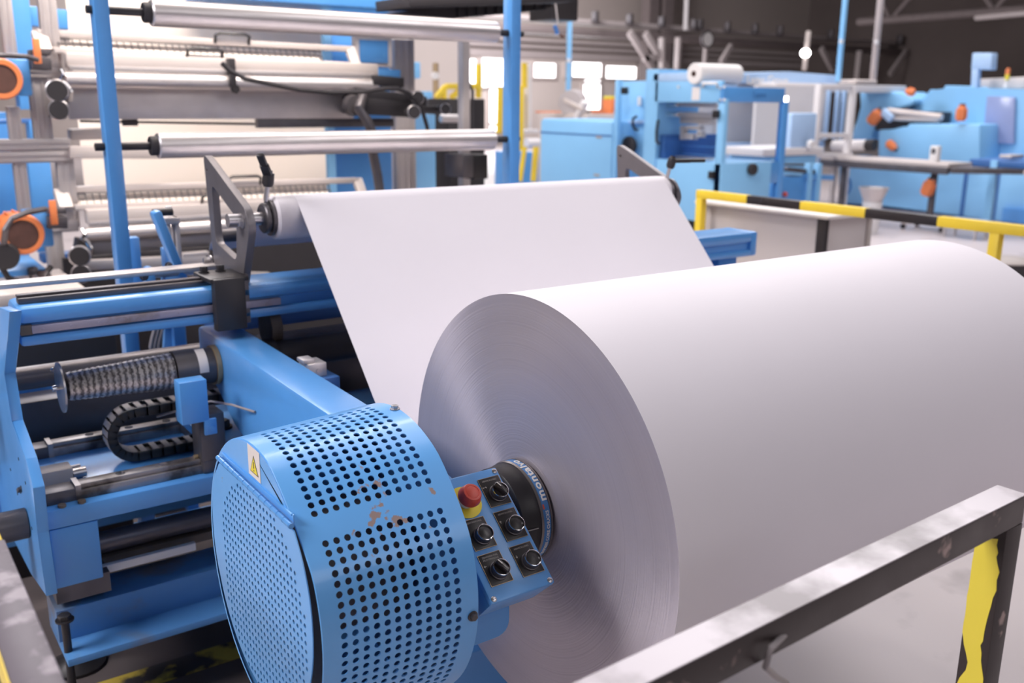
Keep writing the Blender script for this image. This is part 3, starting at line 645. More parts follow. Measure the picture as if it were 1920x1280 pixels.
for xa_, xb_ in ((.685, .86), (2.17, 2.30)): MB().cyl((xa_, 3.2, zl), (xb_, 3.2, zl), .0125, n=18).build('shaft', 'steel_black', ir)
mb = MB(); mb.lathe([(0, .015), (0, .029), (.004, .031), (.022, .031), (.022, .015)], (.85, 3.2, zl), (1, 0, 0), 30); mb.build('end_collar', 'black_rubber', ir)
dup(ir, (.012, 0, zu-zl), 'bare silver idler roller between the blue posts, upper of the two')
# blue lever arm behind the beam and small bracket
la = T('lever_arm', 'slanted sky blue lever arm rising behind the cross beam', 'lever arm', (.66, 2.75, -.6))
yb = 2.78
P1, P2 = PY(290, 395, yb), PY(335, 527, yb)
mb = MB(); mb.bar(P1, P2+V(.012, 0, 0), .045, .026, .008, up=(1, 0, 0)); mb.bar(P2+V(-.02, 0, .02), P2+V(-.02, 0, -.1), .045, .05, .006, up=(1, 0, 0)); mb.build('arm', 'blue_paint', la)
mb = MB(); q = PY(316, 498, yb-.03); mb.hexbolt(q, (0, -1, 0), .008, .01); mb.build('bolt', 'steel_dark', la)
mb = MB(); q = PY(300, 398, yb+.05); mb.cyl(q+V(-.02, 0, 0), q+V(.035, 0, 0), .011, n=14); mb.build('pin', 'steel_black', la)
fb = T('damper_bracket', 'small aluminium bracket with a white screw behind the blue lever arm', 'bracket', PY(318, 440, 2.86))
q0, q1 = PY(306, 408, 2.86), PY(334, 408, 2.86); q2 = PY(325, 485, 2.86)
mb = MB(); mb.box(q0.x, q1.x, 2.84, 2.90, q0.z-.018, q0.z, .002); mb.box(q1.x-.012, q1.x, 2.85, 2.90, q2.z-.06, q0.z, .002); mb.box(q0.x+.01, q0.x+.02, 2.86, 2.88, q2.z-.08, q0.z-.018, .002); mb.build('bracket', 'alu_profile', fb)
mb = MB(); q = PY(317, 402, 2.86); mb.cyl(q+V(0, 0, -.005), q+V(0, 0, .018), .006, n=12); mb.lathe([(0, .009), (.012, .009)], q+V(0, 0, .012), (0, 0, 1), 12); mb.build('screw', 'white_plastic', fb)
dl = T('damper_lug', 'small rounded blue lug with a dark pin beside the lever arm', 'lug', PY(277, 530, 2.74))
q = PY(278, 512, 2.74); mb = MB(); mb.prism(rounded([(q.x-.014, q.z-.08), (q.x+.016, q.z-.08), (q.x+.012, q.z+.02), (q.x-.012, q.z+.02)], .014), 'Y', 2.72, 2.75, .002); mb.build('lug', 'blue_paint', dl)
mb = MB(); q = PY(270, 518, 2.71); mb.hexbolt(q, (0, -1, 0), .009, .012); mb.build('pin', 'steel_dark', dl)
MB().cyl(PY(284, 513, 2.77), PY(380, 505, 2.77), .013, n=16).build('tie_rod', 'aluminium', dl)
# lower blue stand seen under the cross beam
ls = T('lower_stand', 'blue triangular stand and hanging grey hoses under the cross beam', 'stand', (.85, 3.3, -1.44))
a, b_, c_ = PY(318, 590, 3.3), PY(290, 660, 3.3), PY(332, 660, 3.3)
mb = MB(); mb.prism([(a.x, a.z+.1), (b_.x-.06, -1.44), (c_.x+.02, -1.44), (c_.x, a.z+.1)], 'Y', 3.29, 3.31, .002); mb.build('gusset', 'blue_dusty', ls)
mb = MB(); q = PY(332, 620, 3.26); mb.box(q.x-.012, q.x+.03, 3.26, 3.34, -1.45, -.5, .003); q = PY(268, 600, 3.26); mb.box(q.x-.02, q.x+.012, 3.26, 3.3, q.z+.02, -.45, .003); mb.build('post', 'blue_paint', ls)
for k in range(3):
    u = 288+k*7; MB().tube([PY(u+6, 590, 3.15), PY(u+3, 612, 3.15), PY(u-3, 635, 3.15), PY(u-6, 650, 3.15), PY(u-2, 662, 3.15)], .006, 8).build('hose', 'cable_grey', ls)
q = PY(530, 370, 3.3)
# ================================================================ railings
def rail_mesh(): return MB()
fr = T('front_railing', 'near railing of square tube, worn black top rail and peeling yellow post at right', 'railing', (.7, .57, -1.45))
pr_ = [V(-.02+.0, .535, -.5), V(1.235, .580, -.5)]
tw = .040
def hb(a, b_, n_, mt, par, w=tw, h=tw): mb = MB(); mb.bar(a, b_, w, h, .002); return mb.build(n_, mt, par)
e_ = (pr_[1]-pr_[0]).normalized()
hb(pr_[0]-V(0, 0, tw/2), pr_[1]-V(0, 0, tw/2), 'top_rail', 'brown_black', fr)
mb = MB(); mb.bar(pr_[0]+V(0, 0, .0004), pr_[1]+V(0, 0, .0004), .0385, .0012); mb.build('top_sheen_face', 'rail_top_sheen', fr, label='top face of the rail with pale sheen painted in between dark patches')  # overhead reflection put into the colour of a thin pale strip
q = pr_[1]-e_*.02
mb = MB(); mb.bar(q+V(0, 0, -.04), V(q.x, q.y, -1.45), tw, tw-.0005, .001, up=(0, 1, 0)); mb.build('post', 'brown_black', fr)
random.seed(3); xl_ = q.x-tw/2; edge = []
def face_y(f): return q.y+tw/2-f*tw      # 0 = far edge, 1 = near edge of the visible face
zz = -.565; lft, rgt = [], []
while zz > -1.44:
    rgt.append((face_y(.82+.12*math.sin(zz*38)+random.uniform(-.05, .06)), zz)); lft.append((face_y(max(0, .32*math.sin(zz*23)**5)+random.uniform(0, .03)), zz)); zz -= random.uniform(.006, .016)
MB().prism([(face_y(.75), -.556)]+rgt+lft[::-1]+[(face_y(.25), -.562)], 'X', xl_-.0008, xl_+.0004).build('peeling_paint', 'yellow_chipped', fr, label='peeling yellow paint on the post')
q = pr_[0]+e_*.02; mb = MB(); mb.bar(q+V(0, 0, -.04), V(q.x, q.y, -1.45), tw, tw, .002, up=(0, 1, 0)); mb.build('post', 'yellow_chipped', fr)
mb = MB(); q = PY(1455, 1185, .53); mb.tube([PY(1470, 1190, .545), PY(1445, 1215, .53), PY(1435, 1250, .53), PY(1455, 1268, .56), PY(1475, 1280, .6)], .0035, 8)
mb.build('wire_tie', 'cable_grey', fr)
lr = T('left_railing', 'near railing at the left edge, dark scuffed top rail with yellow side', 'railing', (.09, 1.0, -1.45))
aL, bL = V(.086, .53, -.5), V(.086, 2.35, -.5)
hb(V(.090, .56, -.52), V(.090, 1.17, -.52), 'top_rail', 'rail_left', lr)
hb(V(.088, 1.17, -.52), V(.088, 1.9, -.52), 'yellow_section', 'yellow_paint', lr)
mb = MB(); mb.box(.0685, .0700, .56, 1.168, -.539, -.501); mb.build('side_stripe', 'yellow_paint', lr)
mb = MB(); mb.box(.069, .109, 1.86, 1.90, -1.45, -.54, .002); mb.build('post', 'yellow_paint', lr)
yr_ = T('yellow_railing', 'yellow and black striped railing in front of the grey cabinet', 'railing', (4.09, 2.9, -1.45))
xr = 4.09
def seg(u0, u1, mt, nm, v0=380):
    y0 = PX(u0, 355+.122*(u0-1305), xr).y if u0 else None; y1 = PX(u1, 355+.122*(u1-1305), xr).y
    mb = MB(); mb.box(xr, xr+.045, y0, y1, -.543, -.497, .002); mb.build(nm, mt, yr_)
seg(1305, 1400, 'yellow_paint', 'yellow_section'); seg(1400, 1500, 'black_gloss', 'black_section'); seg(1500, 1622, 'yellow_paint', 'yellow_section'); seg(1622, 1757, 'black_gloss', 'black_section'); seg(1757, 1921, 'yellow_paint', 'yellow_section')
for u in (1311, 1866):
    y0 = PX(u, 355+.122*(u-1305), xr).y; mb = MB(); mb.box(xr, xr+.045, y0-.022, y0+.022, -1.45, -.543, .002); mb.build('post', 'yellow_paint', yr_)
# grey cabinet behind yellow railing
gc = T('grey_cabinet', 'low grey cabinet with white lid and black corner posts', 'cabinet', (4.45, 3.5, -1.45))
mb = MB(); mb.box(4.235, 4.60, 3.13, 4.0, -1.42, -.59, .002); mb.build('body', 'grey_cabinet', gc)
mb = MB(); mb.box(4.20, 4.64, 3.09, 4.04, -.59, -.572, .004); mb.build('lid', 'lid_white', gc)
for (x_, y_) in ((4.222, 3.115), (4.222, 3.985), (4.60, 3.115)): MB().box(x_-.0, x_+.03, y_-.0, y_+.055, -1.45, -.591, .002).build('corner_post', 'black_gloss' if x_ < 4.5 else 'grey_plastic', gc)
MB().bar((4.35, 3.35, -.565), (4.50, 3.30, -.565), .02, .014, .004).build('handle', 'alu_profile', gc)
# waste bin behind the roll
wb = T('waste_bin', 'dark plastic bin with grey rim standing beyond the paper roll', 'bin', (6.4, 3.25, -1.45))
q = PZ(1885, 490, -1.05)
mb = MB(); mb.lathe([(0, .14), (.36, .17), (.40, .175), (.40, .15), (.05, .12)], (q.x, q.y, -1.45), (0, 0, 1), 32, False); mb.build('tub', 'black_rubber', wb)
mb = MB(); mb.lathe([(0, .17), (.012, .185), (.03, .16), (.04, .05), (.04, 0)], (q.x, q.y, -1.055), (0, 0, 1), 32); mb.build('lid', 'grey_plastic', wb)
# ================================================================ laminating machine behind (around y = 5)
Y5 = 5.0
def hbar(mb, u0, v0, u1, v1, y, th, d=.05, bev=.003):
    """straight bar through two sighted points at depth y, th = height in metres"""
    mb.bar(PY(u0, v0, y), PY(u1, v1, y), d, th, bev); return mb
def vpost(nm, u, v0, v1, y, w, d, mt, par, bev=.003):
    a, b_ = PY(u, v0, y), PY(u, v1, y); vm = PY(u, (v0+v1)/2, y); mb = MB(); mb.box(vm.x-w/2, vm.x+w/2, y-d/2, y+d/2, b_.z, a.z, bev)
    for s in (-1, 1):
        if mt == 'alu_profile': mb.box(vm.x-w*.12+s*w*.22, vm.x+w*.0+s*w*.22, y-d/2-.004, y-d/2+.001, b_.z, a.z)
    return mb.build(nm, mt, par)
def hprof(nm, u0, v0, u1, v1, y, h, d, mt, par):
    a, b_ = PY(u0, v0, y), PY(u1, v1, y); z = (a.z+b_.z)/2; mb = MB(); mb.box(a.x, b_.x, y-d/2, y+d/2, z-h/2, z+h/2, .003)
    for s in (-1, 1): mb.box(a.x, b_.x, y-d/2-.004, y-d/2+.001, z-h*.12+s*h*.22, z+s*h*.22)
    return mb.build(nm, mt, par)
wp = T('machine_web', 'bright cream paper web running vertically through the machine behind', 'paper web', (1.65, 5.25, -1.2))
mb = MB(); yy = 5.25
pL, pR = PY(120, 60, yy).x, PY(605, 60, yy).x
mb.box(1.055, 2.385, yy, yy+.002, -.72, 1.3); mb.build('web_sheet', 'paper_warm', wp)
mf = T('profile_frame', 'grey aluminium profile frame on the left of the rear machine', 'machine frame', (.6, 4.8, -1.45))
for (u, v0, v1, w) in ((90, -60, 130, .07), (12, -40, 118, .05), (75, 132, 268, .075), (36, 200, 420, .05), (126, 290, 426, .07), (105, 422, 560, .07)):
    vpost('upright', u, v0, v1, 4.75, w, .06, 'alu_profile', mf)
for (u0, v0, u1, v1, h) in ((55, 138, 112, 137, .05), (-30, 270, 131, 272, .05), (-30, 293, 134, 295, .05), (88, 424, 145, 423, .05)):
    hprof('rail', u0, v0, u1, v1, 4.74, h, .06, 'alu_profile', mf)
for (u, v0, v1, w) in ((752, 75, 365, .10), (769, 75, 365, .04), (870, 75, 365, .055)): vpost('upright', u, v0, v1, 5.2, w, .06, 'alu_profile', mf)
bf = T('rear_machine_frame', 'deep blue steel frame and side panels of the rear machine', 'machine frame', (1.2, 5.8, -1.45))
for (u, v0, v1, w) in ((38, -80, 205, .09), (78, 290, 470, .10), (67, 225, 265, .07)): vpost('column', u, v0, v1, 5.3, w, .12, 'blue_paint', bf)
for (u0, v0, u1, v1, h, mt) in ((45, 30, 125, 38, .09, 'blue_paint'), (-60, 230, 60, 226, .02, 'blue_deep')):
    mb = MB(); hbar(mb, u0, v0, u1, v1, 5.3, h, .10); mb.build('beam', mt, bf)
a, b_ = PY(-40, 210, 5.6), PY(48, 420, 5.6); MB().box(a.x, b_.x, 5.6, 5.66, -1.45, a.z, .004).build('side_panel', 'blue_paint', bf)
a, b_ = PY(612, 285, 5.5), PY(738, 420, 5.5); MB().box(a.x, b_.x, 5.5, 5.56, -1.45, a.z+.9, .004).build('side_panel', 'blue_paint', bf)
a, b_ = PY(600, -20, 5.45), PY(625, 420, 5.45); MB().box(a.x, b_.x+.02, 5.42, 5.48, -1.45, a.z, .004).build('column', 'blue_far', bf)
mb = MB(); a, b_ = PY(100, 466, 5.35), PY(700, 455, 5.35); mb.box(.8, 2.7, 5.1, 5.2, -.80, -.76, .003); mb.build('cross_girder', 'blue_deep', bf)
zb5 = PY(400, 462, 5.5).z
mb = MB(); mb.box(.95, 3.4, 5.45, 5.5, -1.45, zb5); mb.build('shade_panel', 'black_rubber', bf)  # black sheet standing in for the dark cavity under the coating units
mb = MB(); mb.bar(PY(170, 486, 4.8), PY(385, 473, 4.8), .05, .03, .004); mb.build('blue_strip', 'blue_deep', bf)
zb6 = PY(400, 462, 4.58).z; MB().box(.80, 2.9, 4.56, 4.60, -1.45, zb6).build('shade_apron', 'black_rubber', bf)  # second black sheet, put in as shade below the lower coating unit
mb = MB(); a = PY(600, 12, 4.9); mb.box(1.6, 3.2, 4.85, 5.15, PY(760, 22, 4.9).z, PY(760, -40, 4.9).z, .01); mb.build('top_beam', 'blue_paint', bf)
mb = MB(); 
for q0, q1, h in (((150, 497), (385, 486), .045), ((340, 478), (390, 474), .02), ((340, 512), (505, 514), .02)):
    hbar(mb, *q0, *q1, 4.45, h, .04)
mb.build('tie_bars', 'aluminium', bf)
# black duct and hanging dark housing, upper centre
dk = T('ribbed_duct', 'black ribbed duct hanging from the top of the blue portal', 'duct', (2.6, 4.4, .5))
mb = MB(); a, b_ = PY(720, 22, 4.4), PY(1010, 2, 4.4); a2, b2 = PY(850, 32, 4.4), PY(1035, 16, 4.4)
mb.bar(PY(735, 8, 4.4), PY(1040, -2, 4.4), .35, .05, .004)
mb.prism([(PY(735, 24, 4.4).x, PY(735, 24, 4.4).z), (PY(850, 34, 4.4).x, PY(850, 34, 4.4).z), (PY(1035, 14, 4.4).x, PY(1035, 14, 4.4).z), (PY(1035, 0, 4.4).x, PY(1035, -4, 4.4).z), (PY(960, 0, 4.4).x, PY(960, -4, 4.4).z)], 'Y', 4.4, 4.75)
for k in range(10): a = PY(860+k*18, 31-k*1.6, 4.39); mb.box(a.x-.005, a.x+.005, 4.385, 4.75, a.z-.004, a.z+.07)
mb.build('duct', 'black_rubber', dk)
hh = T('hanging_housing', 'black housing with a chain hoist hook hanging near the ceiling', 'hoist', PY(1060, 36, 5.2))
a, b_ = PY(1034, 36, 5.2), PY(1084, 38, 5.2); mb = MB(); mb.box(a.x, b_.x, 5.2, 5.45, a.z, a.z+.35, .01); mb.build('housing', 'black_plastic', hh)
mb = MB(); q = PY(1042, 2, 5.15)
for k in range(9): q2 = PY(1041+k*.6, 2+k*5, 5.15); mb.lathe([(0, .004), (.010, .006), (.02, .004)], q2-V(0, 0, .01), (0, 0, 1), 8)
mb.build('chain', 'aluminium', hh)
mb = MB(); mb.tube([PY(1040, 48, 5.15), PY(1043, 56, 5.15), PY(1045, 64, 5.15)], .014, 8); mb.build('hook_block', 'blue_deep', hh)
mb = MB(); mb.tube([PY(1051, 64, 5.15), PY(1054, 70, 5.15), PY(1058, 67, 5.15)], .008, 8); mb.build('hook', 'rust_dark', hh)
# the nip unit: built once, repeated lower down
def unit_pts(dz): pass
nu = T('coating_unit', 'upper coating unit: silver roller, grille frame, black handles and knobs', 'coating unit', (1.65, 4.9, -.05), 'coating units of the rear machine')
yb = 4.75
mb = MB(); hbar(mb, 68, 61, 655, 92, yb, .028, .05); hbar(mb, 100, 94, 668, 122, yb-.08, .026, .04)
mb.bar(PY(655, 90, yb), PY(668, 123, yb-.08), .05, .03, .003); mb.bar(PY(72, 62, yb), PY(84, 96, yb-.08), .06, .03, .003); mb.build('grille_frame', 'pale_metal', nu)
mb = MB(); a, b_, c_, d_ = PY(106, 72, yb), PY(600, 96, yb), PY(112, 92, yb-.08), PY(606, 116, yb-.08)
for k in range(41): t = k/40; mb.bar(a.lerp(b_, t), c_.lerp(d_, t), .004, .004)
for t in (.0, .5, 1.): mb.bar(a.lerp(c_, t), b_.lerp(d_, t), .005, .005)
mb.build('wire_grille', 'steel_dark', nu)
mb = MB(); a, b_, c_, d_ = [q+V(0, .03, -.01) for q in (a, b_, c_, d_)]; mb._quad([a, b_, d_, c_, a+V(0, .004, -.006), b_+V(0, .004, -.006), d_+V(0, .004, -.006), c_+V(0, .004, -.006)], [(0, 1, 2, 3), (7, 6, 5, 4), (0, 4, 5, 1), (3, 2, 6, 7), (0, 3, 7, 4), (1, 5, 6, 2)])
mb.build('backing_sheet', 'paper_warm', nu)
mb = MB(); hbar(mb, 122, 113, 705, 132, yb-.1, .065, .06, .006); mb.build('cross_bar', 'pale_metal', nu)
mb = MB(); hbar(mb, 128, 127, 700, 142, yb-.12, .02, .03, .002)
for k in range(36): q = PY(150+k*14, 128+k*.38, yb-.138); mb.lathe([(0, .005), (.003, .005)], q, (0, -1, 0), 8)
mb.build('bolt_strip', 'aluminium', nu)
mb = MB(); a, b_ = PY(120, 148, yb-.12), PY(640, 160, yb-.12); z_ = (a.z+b_.z)/2; mb.cyl((a.x, yb-.12, z_), (b_.x+.2, yb-.12, z_), .037, n=28, ch=.003); mb.build('roller_tube', 'alu_roller', nu)
mb = MB(); mb.box(a.x+.02, b_.x+.1, yb-.05, yb-.03, z_-.17, z_-.02, .004); mb.build('drip_plate', 'aluminium', nu)
mb = MB(); mb.box(1.78, 2.55, yb-.04, yb-.0, z_-.215, z_-.17, .004); mb.build('lower_bar', 'steel_dark', nu)
def handle(u0, v0, u1, v1, h, y, par):
    a, b_ = PY(u0, v0, y), PY(u1, v1, y); up = V(0, -.02, h); r = .02
    MB().tube([a, a+up*.8, a+up+(b_-a).normalized()*.02, b_+up-(b_-a).normalized()*.02, b_+up*.8, b_], .0075, 8).build('handle', 'black_plastic', par)
handle(351, 109, 416, 112, .046, yb-.1, nu); handle(403, 81, 466, 84, .046, yb-.02, nu)
kb = []
for i, (u, v, r_, yk) in enumerate(((107, 170, .043, yb-.42), (110, 206, .039, yb-.42), (784, 183, .033, yb-.3), (777, 210, .034, yb-.35), (836, 204, .028, yb-.3))):
    q = PY(u, v, yk); mb = MB(); mb.lathe([(0, r_*.9), (.006, r_), (.06, r_*.95), (.062, .012), (.16, .012)], q, (.25, 1, 0), 24)
    mb.build('hand_knob', 'black_rubber', nu)
    MB().lathe([(.002, r_*1.0), (.004, r_*1.06), (.010, r_*1.06), (.012, r_*1.0)], q, (.25, 1, 0), 24).build('knob_rim', 'steel', nu)
for (u0, v0, u1, v1, h) in ((655, 172, 790, 190, .05), (650, 196, 770, 204, .09), (760, 204, 836, 204, .035), (690, 150, 748, 155, .05), (100, 187, 122, 192, .15)):
    MB().bar(PY(u0, v0, yb-.1), PY(u1, v1, yb-.1), .12, h, .006).build('bearing_block', 'steel_black', nu)
mb = MB(); q = PY(668, 198, yb-.2); mb.lathe([(0, .01), (0, .05), (.05, .055), (.05, .01)], q, (0, 1, 0), 24); mb.build('gear_wheel', 'steel_dark', nu)
mb = MB(); q0 = PY(432, 122, yb-.14); mb.box(q0.x-.018, q0.x+.012, yb-.18, yb-.12, q0.z-.10, q0.z+.03, .004); mb.build('clamp', 'steel_black', nu)
mb = MB(); q0 = PY(440, 167, yb-.16); mb.lathe([(0, .022), (.012, .024), (.02, .02)], q0, (0, -1, 0), 6); mb.build('star_knob', 'black_plastic', nu)
mb = MB(); 
for s in (0, 1): q = PY(118+s*0, 150, yb-.2); 
mb.tube([PY(115, 132, yb-.2), PY(120, 140, yb-.22), PY(114, 150, yb-.2), PY(124, 158, yb-.2), PY(133, 172, yb-.22), PY(131, 188, yb-.2)], .009, 8); mb.build('lever_joint', 'chrome', nu)
mb = MB(); mb.box(PY(702, 130, yb).x, PY(748, 130, yb).x, yb-.02, yb+.1, PY(720, 165, yb).z, PY(720, 130, yb).z, .004); mb.build('drive_box', 'blue_paint', nu)
dz = PY(400, 427, yb-.12).z-PY(400, 157, yb-.12).z
dup(nu, (.02, 0, dz), 'lower coating unit: silver roller, grille frame, handles and knobs near the beam')
# dark roller and rods between the units
mr = T('dark_guide_rod', 'thin dark rod across the cream web between the coating units', 'rod', (1.6, 4.95, -.1))
mb = MB(); hbar(mb, 150, 227, 700, 236, 4.95, .012, .02, .002); mb.build('rod', 'steel_black', mr)
mb = MB(); q = PY(244, 228, 4.93); mb.box(q.x-.035, q.x+.035, 4.92, 4.95, q.z-.02, q.z+.012, .003); mb.build('clip', 'steel_black', mr)
mb = MB(); hbar(mb, 130, 285, 300, 286, 4.7, .055, .05); mb.bar(PY(130, 252, 4.8), PY(200, 250, 4.8), .1, .05, .01)
tag(mb.build('support_arm', 'pale_metal'), 'pale grey support arm left of the lower silver idler roller', 'support')
# screen panel
scp = T('operator_screen', 'dark blue operator screen in a grey frame right of the coating unit', 'screen', PY(700, 120, 5.0))
a, b_ = PY(666, 70, 4.98), PY(736, 126, 4.98); MB().box(a.x, b_.x, 4.98, 5.03, b_.z, a.z+.04, .004).build('bezel', 'alu_profile', scp)
a, b_ = PY(674, 74, 4.975), PY(728, 119, 4.975); MB().box(a.x, b_.x, 4.972, 4.982, b_.z, a.z, .002).build('screen_panel', 'screen_blue', scp)
def motor(u, v, y, r, nm, lab, face=True):
    q = PY(u, v, y); t = T(nm, lab, 'motor', q-V(0, 0, r), 'orange motors of the rear machine'); ax = V(.0, 1, 0)
    mb = MB(); mb.lathe([(0, r*.70), (0, r*.92), (.02, r), (.06, r), (.065, r*.86), (.24, r*.86), (.25, r*.6), (.25, 0)], q, ax, 32, False)
    for k in range(16): a = 2*PI*k/16; d = V(math.cos(a), 0, math.sin(a)); mb.bar(q+d*r*.88+ax*.07, q+d*r*.88+ax*.22, .006, .014, up=d)
    mb.build('motor_housing', 'orange_paint', t)
    mb = MB(); mb.lathe([(.004, 0), (.004, r*.72)], q, ax, 32, False); 
    mb.build('fan_cover', 'rust_dark', t)
    mb = MB(); mb.box(q.x+r*.3, q.x+r*1.5, y+.08, y+.2, q.z-r*.8, q.z+r*1.0, .01); mb.build('gearbox', 'blue_paint', t); return t
m1_ = motor(3, 148, 4.5, .083, 'electric_motor', 'orange motor with dark fan cover, upper one at the left edge')
motor(43, 440, 4.3, .085, 'electric_motor', 'orange motor with dark fan cover, lower one at the left edge')
mb = MB(); mb.tube([PY(85, 392, 4.3), PY(50, 398, 4.25), PY(22, 410, 4.2), PY(10, 430, 4.2), PY(8, 455, 4.25)], .012, 8)
tag(mb.build('motor_cable', 'steel_dark'), 'dark cable curving over the lower orange motor', 'cable')
mb = MB(); mb.tube([PY(-20, 104, 4.4), PY(20, 104, 4.4), PY(50, 106, 4.4), PY(70, 112, 4.45)], .010, 8)
tag(mb.build('upper_cable', 'steel_dark'), 'grey cable above the upper orange motor', 'cable')
q = PY(10, 482, 4.25); mb = MB(); mb.lathe([(0, .048), (.006, .052), (.07, .05), (.07, .02), (.2, .02)], q, (.2, 1, 0), 24)
tag(mb.build('hand_knob', 'black_rubber'), 'black round knob below the lower orange motor', 'knob')
mb = MB(); mb.tube([PY(3, 500, 4.3), PY(15, 520, 4.3), PY(45, 532, 4.3), PY(80, 520, 4.35), PY(95, 500, 4.4)], .012, 8)
tag(mb.build('sagging_hose', 'black_rubber'), 'black hose sagging below the lower orange motor', 'hose')
fl = T('feeder_table', 'grey feeder plates and blue casing low at the left edge', 'machine part', PY(50, 540, 4.0))
mb = MB(); mb.box(PY(-60, 520, 4.1).x, PY(150, 540, 4.1).x, 4.0, 4.5, PY(50, 547, 4.1).z-.03, PY(50, 540, 4.1).z, .004); mb.build('plate', 'pale_metal', fl)
mb = MB(); mb.box(PY(-60, 520, 4.4).x, PY(88, 520, 4.4).x, 4.4, 4.9, PY(50, 535, 4.4).z, PY(50, 505, 4.4).z, .004); mb.build('casing', 'blue_paint', fl)
mb = MB(); q = PY(12, 542, 4.05); mb.lathe([(0, .02), (.02, .02)], PY(12, 542, 4.38), (0, -1, 0), 16); mb.build('knob', 'black_plastic', fl)
mb = MB(); mb.bar(PY(60, 520, 4.35), PY(85, 545, 4.3), .05, .05, .01); mb.bar(PY(85, 510, 4.35), PY(70, 545, 4.3), .05, .04, .01); mb.bar(PY(60, 500, 4.4), PY(66, 530, 4.4), .04, .04, .01); mb.build('linkage', 'steel_dark', fl)
bx = T('bearing_cover', 'grey metal bearing cover with small red tag beside the aluminium uprights', 'cover', PY(90, 100, 4.6))
mb = MB(); mb.bar(PY(55, 98, 4.6), PY(90, 100, 4.6), .1, .02, .002); mb.bar(PY(55, 118, 4.6), PY(92, 121, 4.6), .12, .05, .004); mb.build('cover', 'steel_dark', bx)
mb = MB(); q = PY(70, 96, 4.5); mb.box(q.x-.015, q.x+.012, 4.49, 4.51, q.z-.05, q.z+.05, .003); mb.build('red_tag', 'orange_paint', bx)
b2_ = dup(bx, PY(105, 405, 4.4)-PY(75, 110, 4.6), 'grey metal bearing cover with small red tag above the lower motor')
# sagging black cable in front of the upper unit
mb = MB(); pts = [PY(u, v, 4.45) for u, v in ((416, 118), (430, 132), (460, 148), (500, 156), (560, 168), (620, 173), (680, 172), (720, 166), (745, 166), (765, 174), (790, 200), (800, 235), (806, 262))]
sm = []
for a, b_ in zip(pts, pts[1:]): sm += [a, a.lerp(b_, .5)]
mb.tube(pts, .011, 8); tag(mb.build('sagging_cable', 'black_rubber'), 'long black cable sagging across the upper coating unit', 'cable')
mb = MB(); mb.tube([PY(690, 150, 4.7), PY(672, 205, 4.5), PY(688, 225, 4.5), PY(696, 245, 4.5), PY(700, 290, 4.6), PY(708, 330, 4.6), PY(714, 372, 4.6)], .026, 10)
tag(mb.build('ribbed_hose', 'steel_dark'), 'dark ribbed hose hanging right of the coating units', 'hose')
# control column with black box right of the machine
kc = T('motor_cabinet', 'dark cabinet with a curved black cable right of the coating unit', 'cabinet', PY(900, 350, 6.0)*1)
a, b_ = PY(842, 185, 6.0), PY(909, 340, 6.0); MB().box(a.x, b_.x, 6.0, 6.3, -1.45, a.z, .006).build('body', 'steel_black', kc)
MB().tube([PY(862, 160, 5.95), PY(880, 156, 5.95), PY(886, 170, 5.95), PY(886, 240, 5.95)], .012, 8).build('cable', 'black_rubber', kc)
mb = MB(); a = PY(840, 215, 5.6); mb.cyl(PY(826, 222, 5.6), PY(860, 222, 5.6), .028, n=16, ch=.004); mb.build('cylinder', 'aluminium', kc)
bb2 = T('junction_box', 'grey and black junction box on the upright under the lower idler roller', 'box', PY(905, 330, 4.6))
a, b_ = PY(868, 290, 4.6), PY(888, 333, 4.6); MB().box(a.x, b_.x, 4.6, 4.8, b_.z, a.z, .004).build('grey_side', 'steel_dark', bb2)
a, b_ = PY(888, 290, 4.6), PY(915, 335, 4.6); MB().box(a.x, b_.x, 4.6, 4.8, b_.z, a.z, .004).build('black_side', 'black_plastic', bb2)
mb = MB(); a, b_ = PY(772, 285, 5.6), PY(818, 370, 5.6); mb.box(a.x, b_.x, 5.6, 5.75, -1.45, PY(772, 110, 5.6).z-.35, .004)
tag(mb.build('blue_cabinet', 'blue_far'), 'narrow light blue cabinet between the two grey uprights', 'cabinet')
mb = MB(); a, b_ = PY(772, 117, 6.5), PY(788, 147, 6.5); mb.box(a.x, b_.x, 6.5, 6.6, b_.z, a.z, .004); mb.b.free()
orb = T('orange_device', 'orange and white device glimpsed between the grey uprights', 'device', PY(850, 335, 7.0))
mb = MB(); mb.lathe([(0, .05), (.1, .07), (.2, .05)], PY(850, 300, 7.), (1, 0, .2), 16); mb.bar(PY(855, 290, 7), PY(862, 325, 7), .05, .06, .01); mb.build('arm', 'orange_paint', orb)
MB().box(PY(818, 332, 7).x, PY(858, 332, 7).x, 7., 7.2, -1.45, PY(840, 332, 7).z, .02).build('base', 'grey_plastic', orb)
# ================================================================ blue packaging machine, centre right
XM, YM = 5.8, 5.32
def xz(u, v, x=XM): p = PX(u, v, x); return p.y, p.z
def xpanel(par, nm, mt, u0, v0, u1, v1, x=XM, d=.04, bev=.004):
    """panel in a plane x = const spanned by two sighted corners"""
    um, vm = (u0+u1)/2, (v0+v1)/2
    ya, yb_ = PX(u0, vm, x).y, PX(u1, vm, x).y; za, zb_ = PX(um, v0, x).z, PX(um, v1, x).z
    return MB().box(x, x+d, ya, yb_, za, zb_, bev).build(nm, mt, par)
def ypanel(par, nm, mt, u0, v0, u1, v1, y=YM, d=.04, bev=.004):
    um, vm = (u0+u1)/2, (v0+v1)/2
    xa, xb = PY(u0, vm, y).x, PY(u1, vm, y).x; za, zb_ = PY(um, v0, y).z, PY(um, v1, y).z
    return MB().box(xa, xb, y, y+d, za, zb_, bev).build(nm, mt, par)
pm = T('packaging_machine', 'light blue packaging machine with two glass doors and a film roll on top', 'machine', (6.3, 5.9, -1.45))
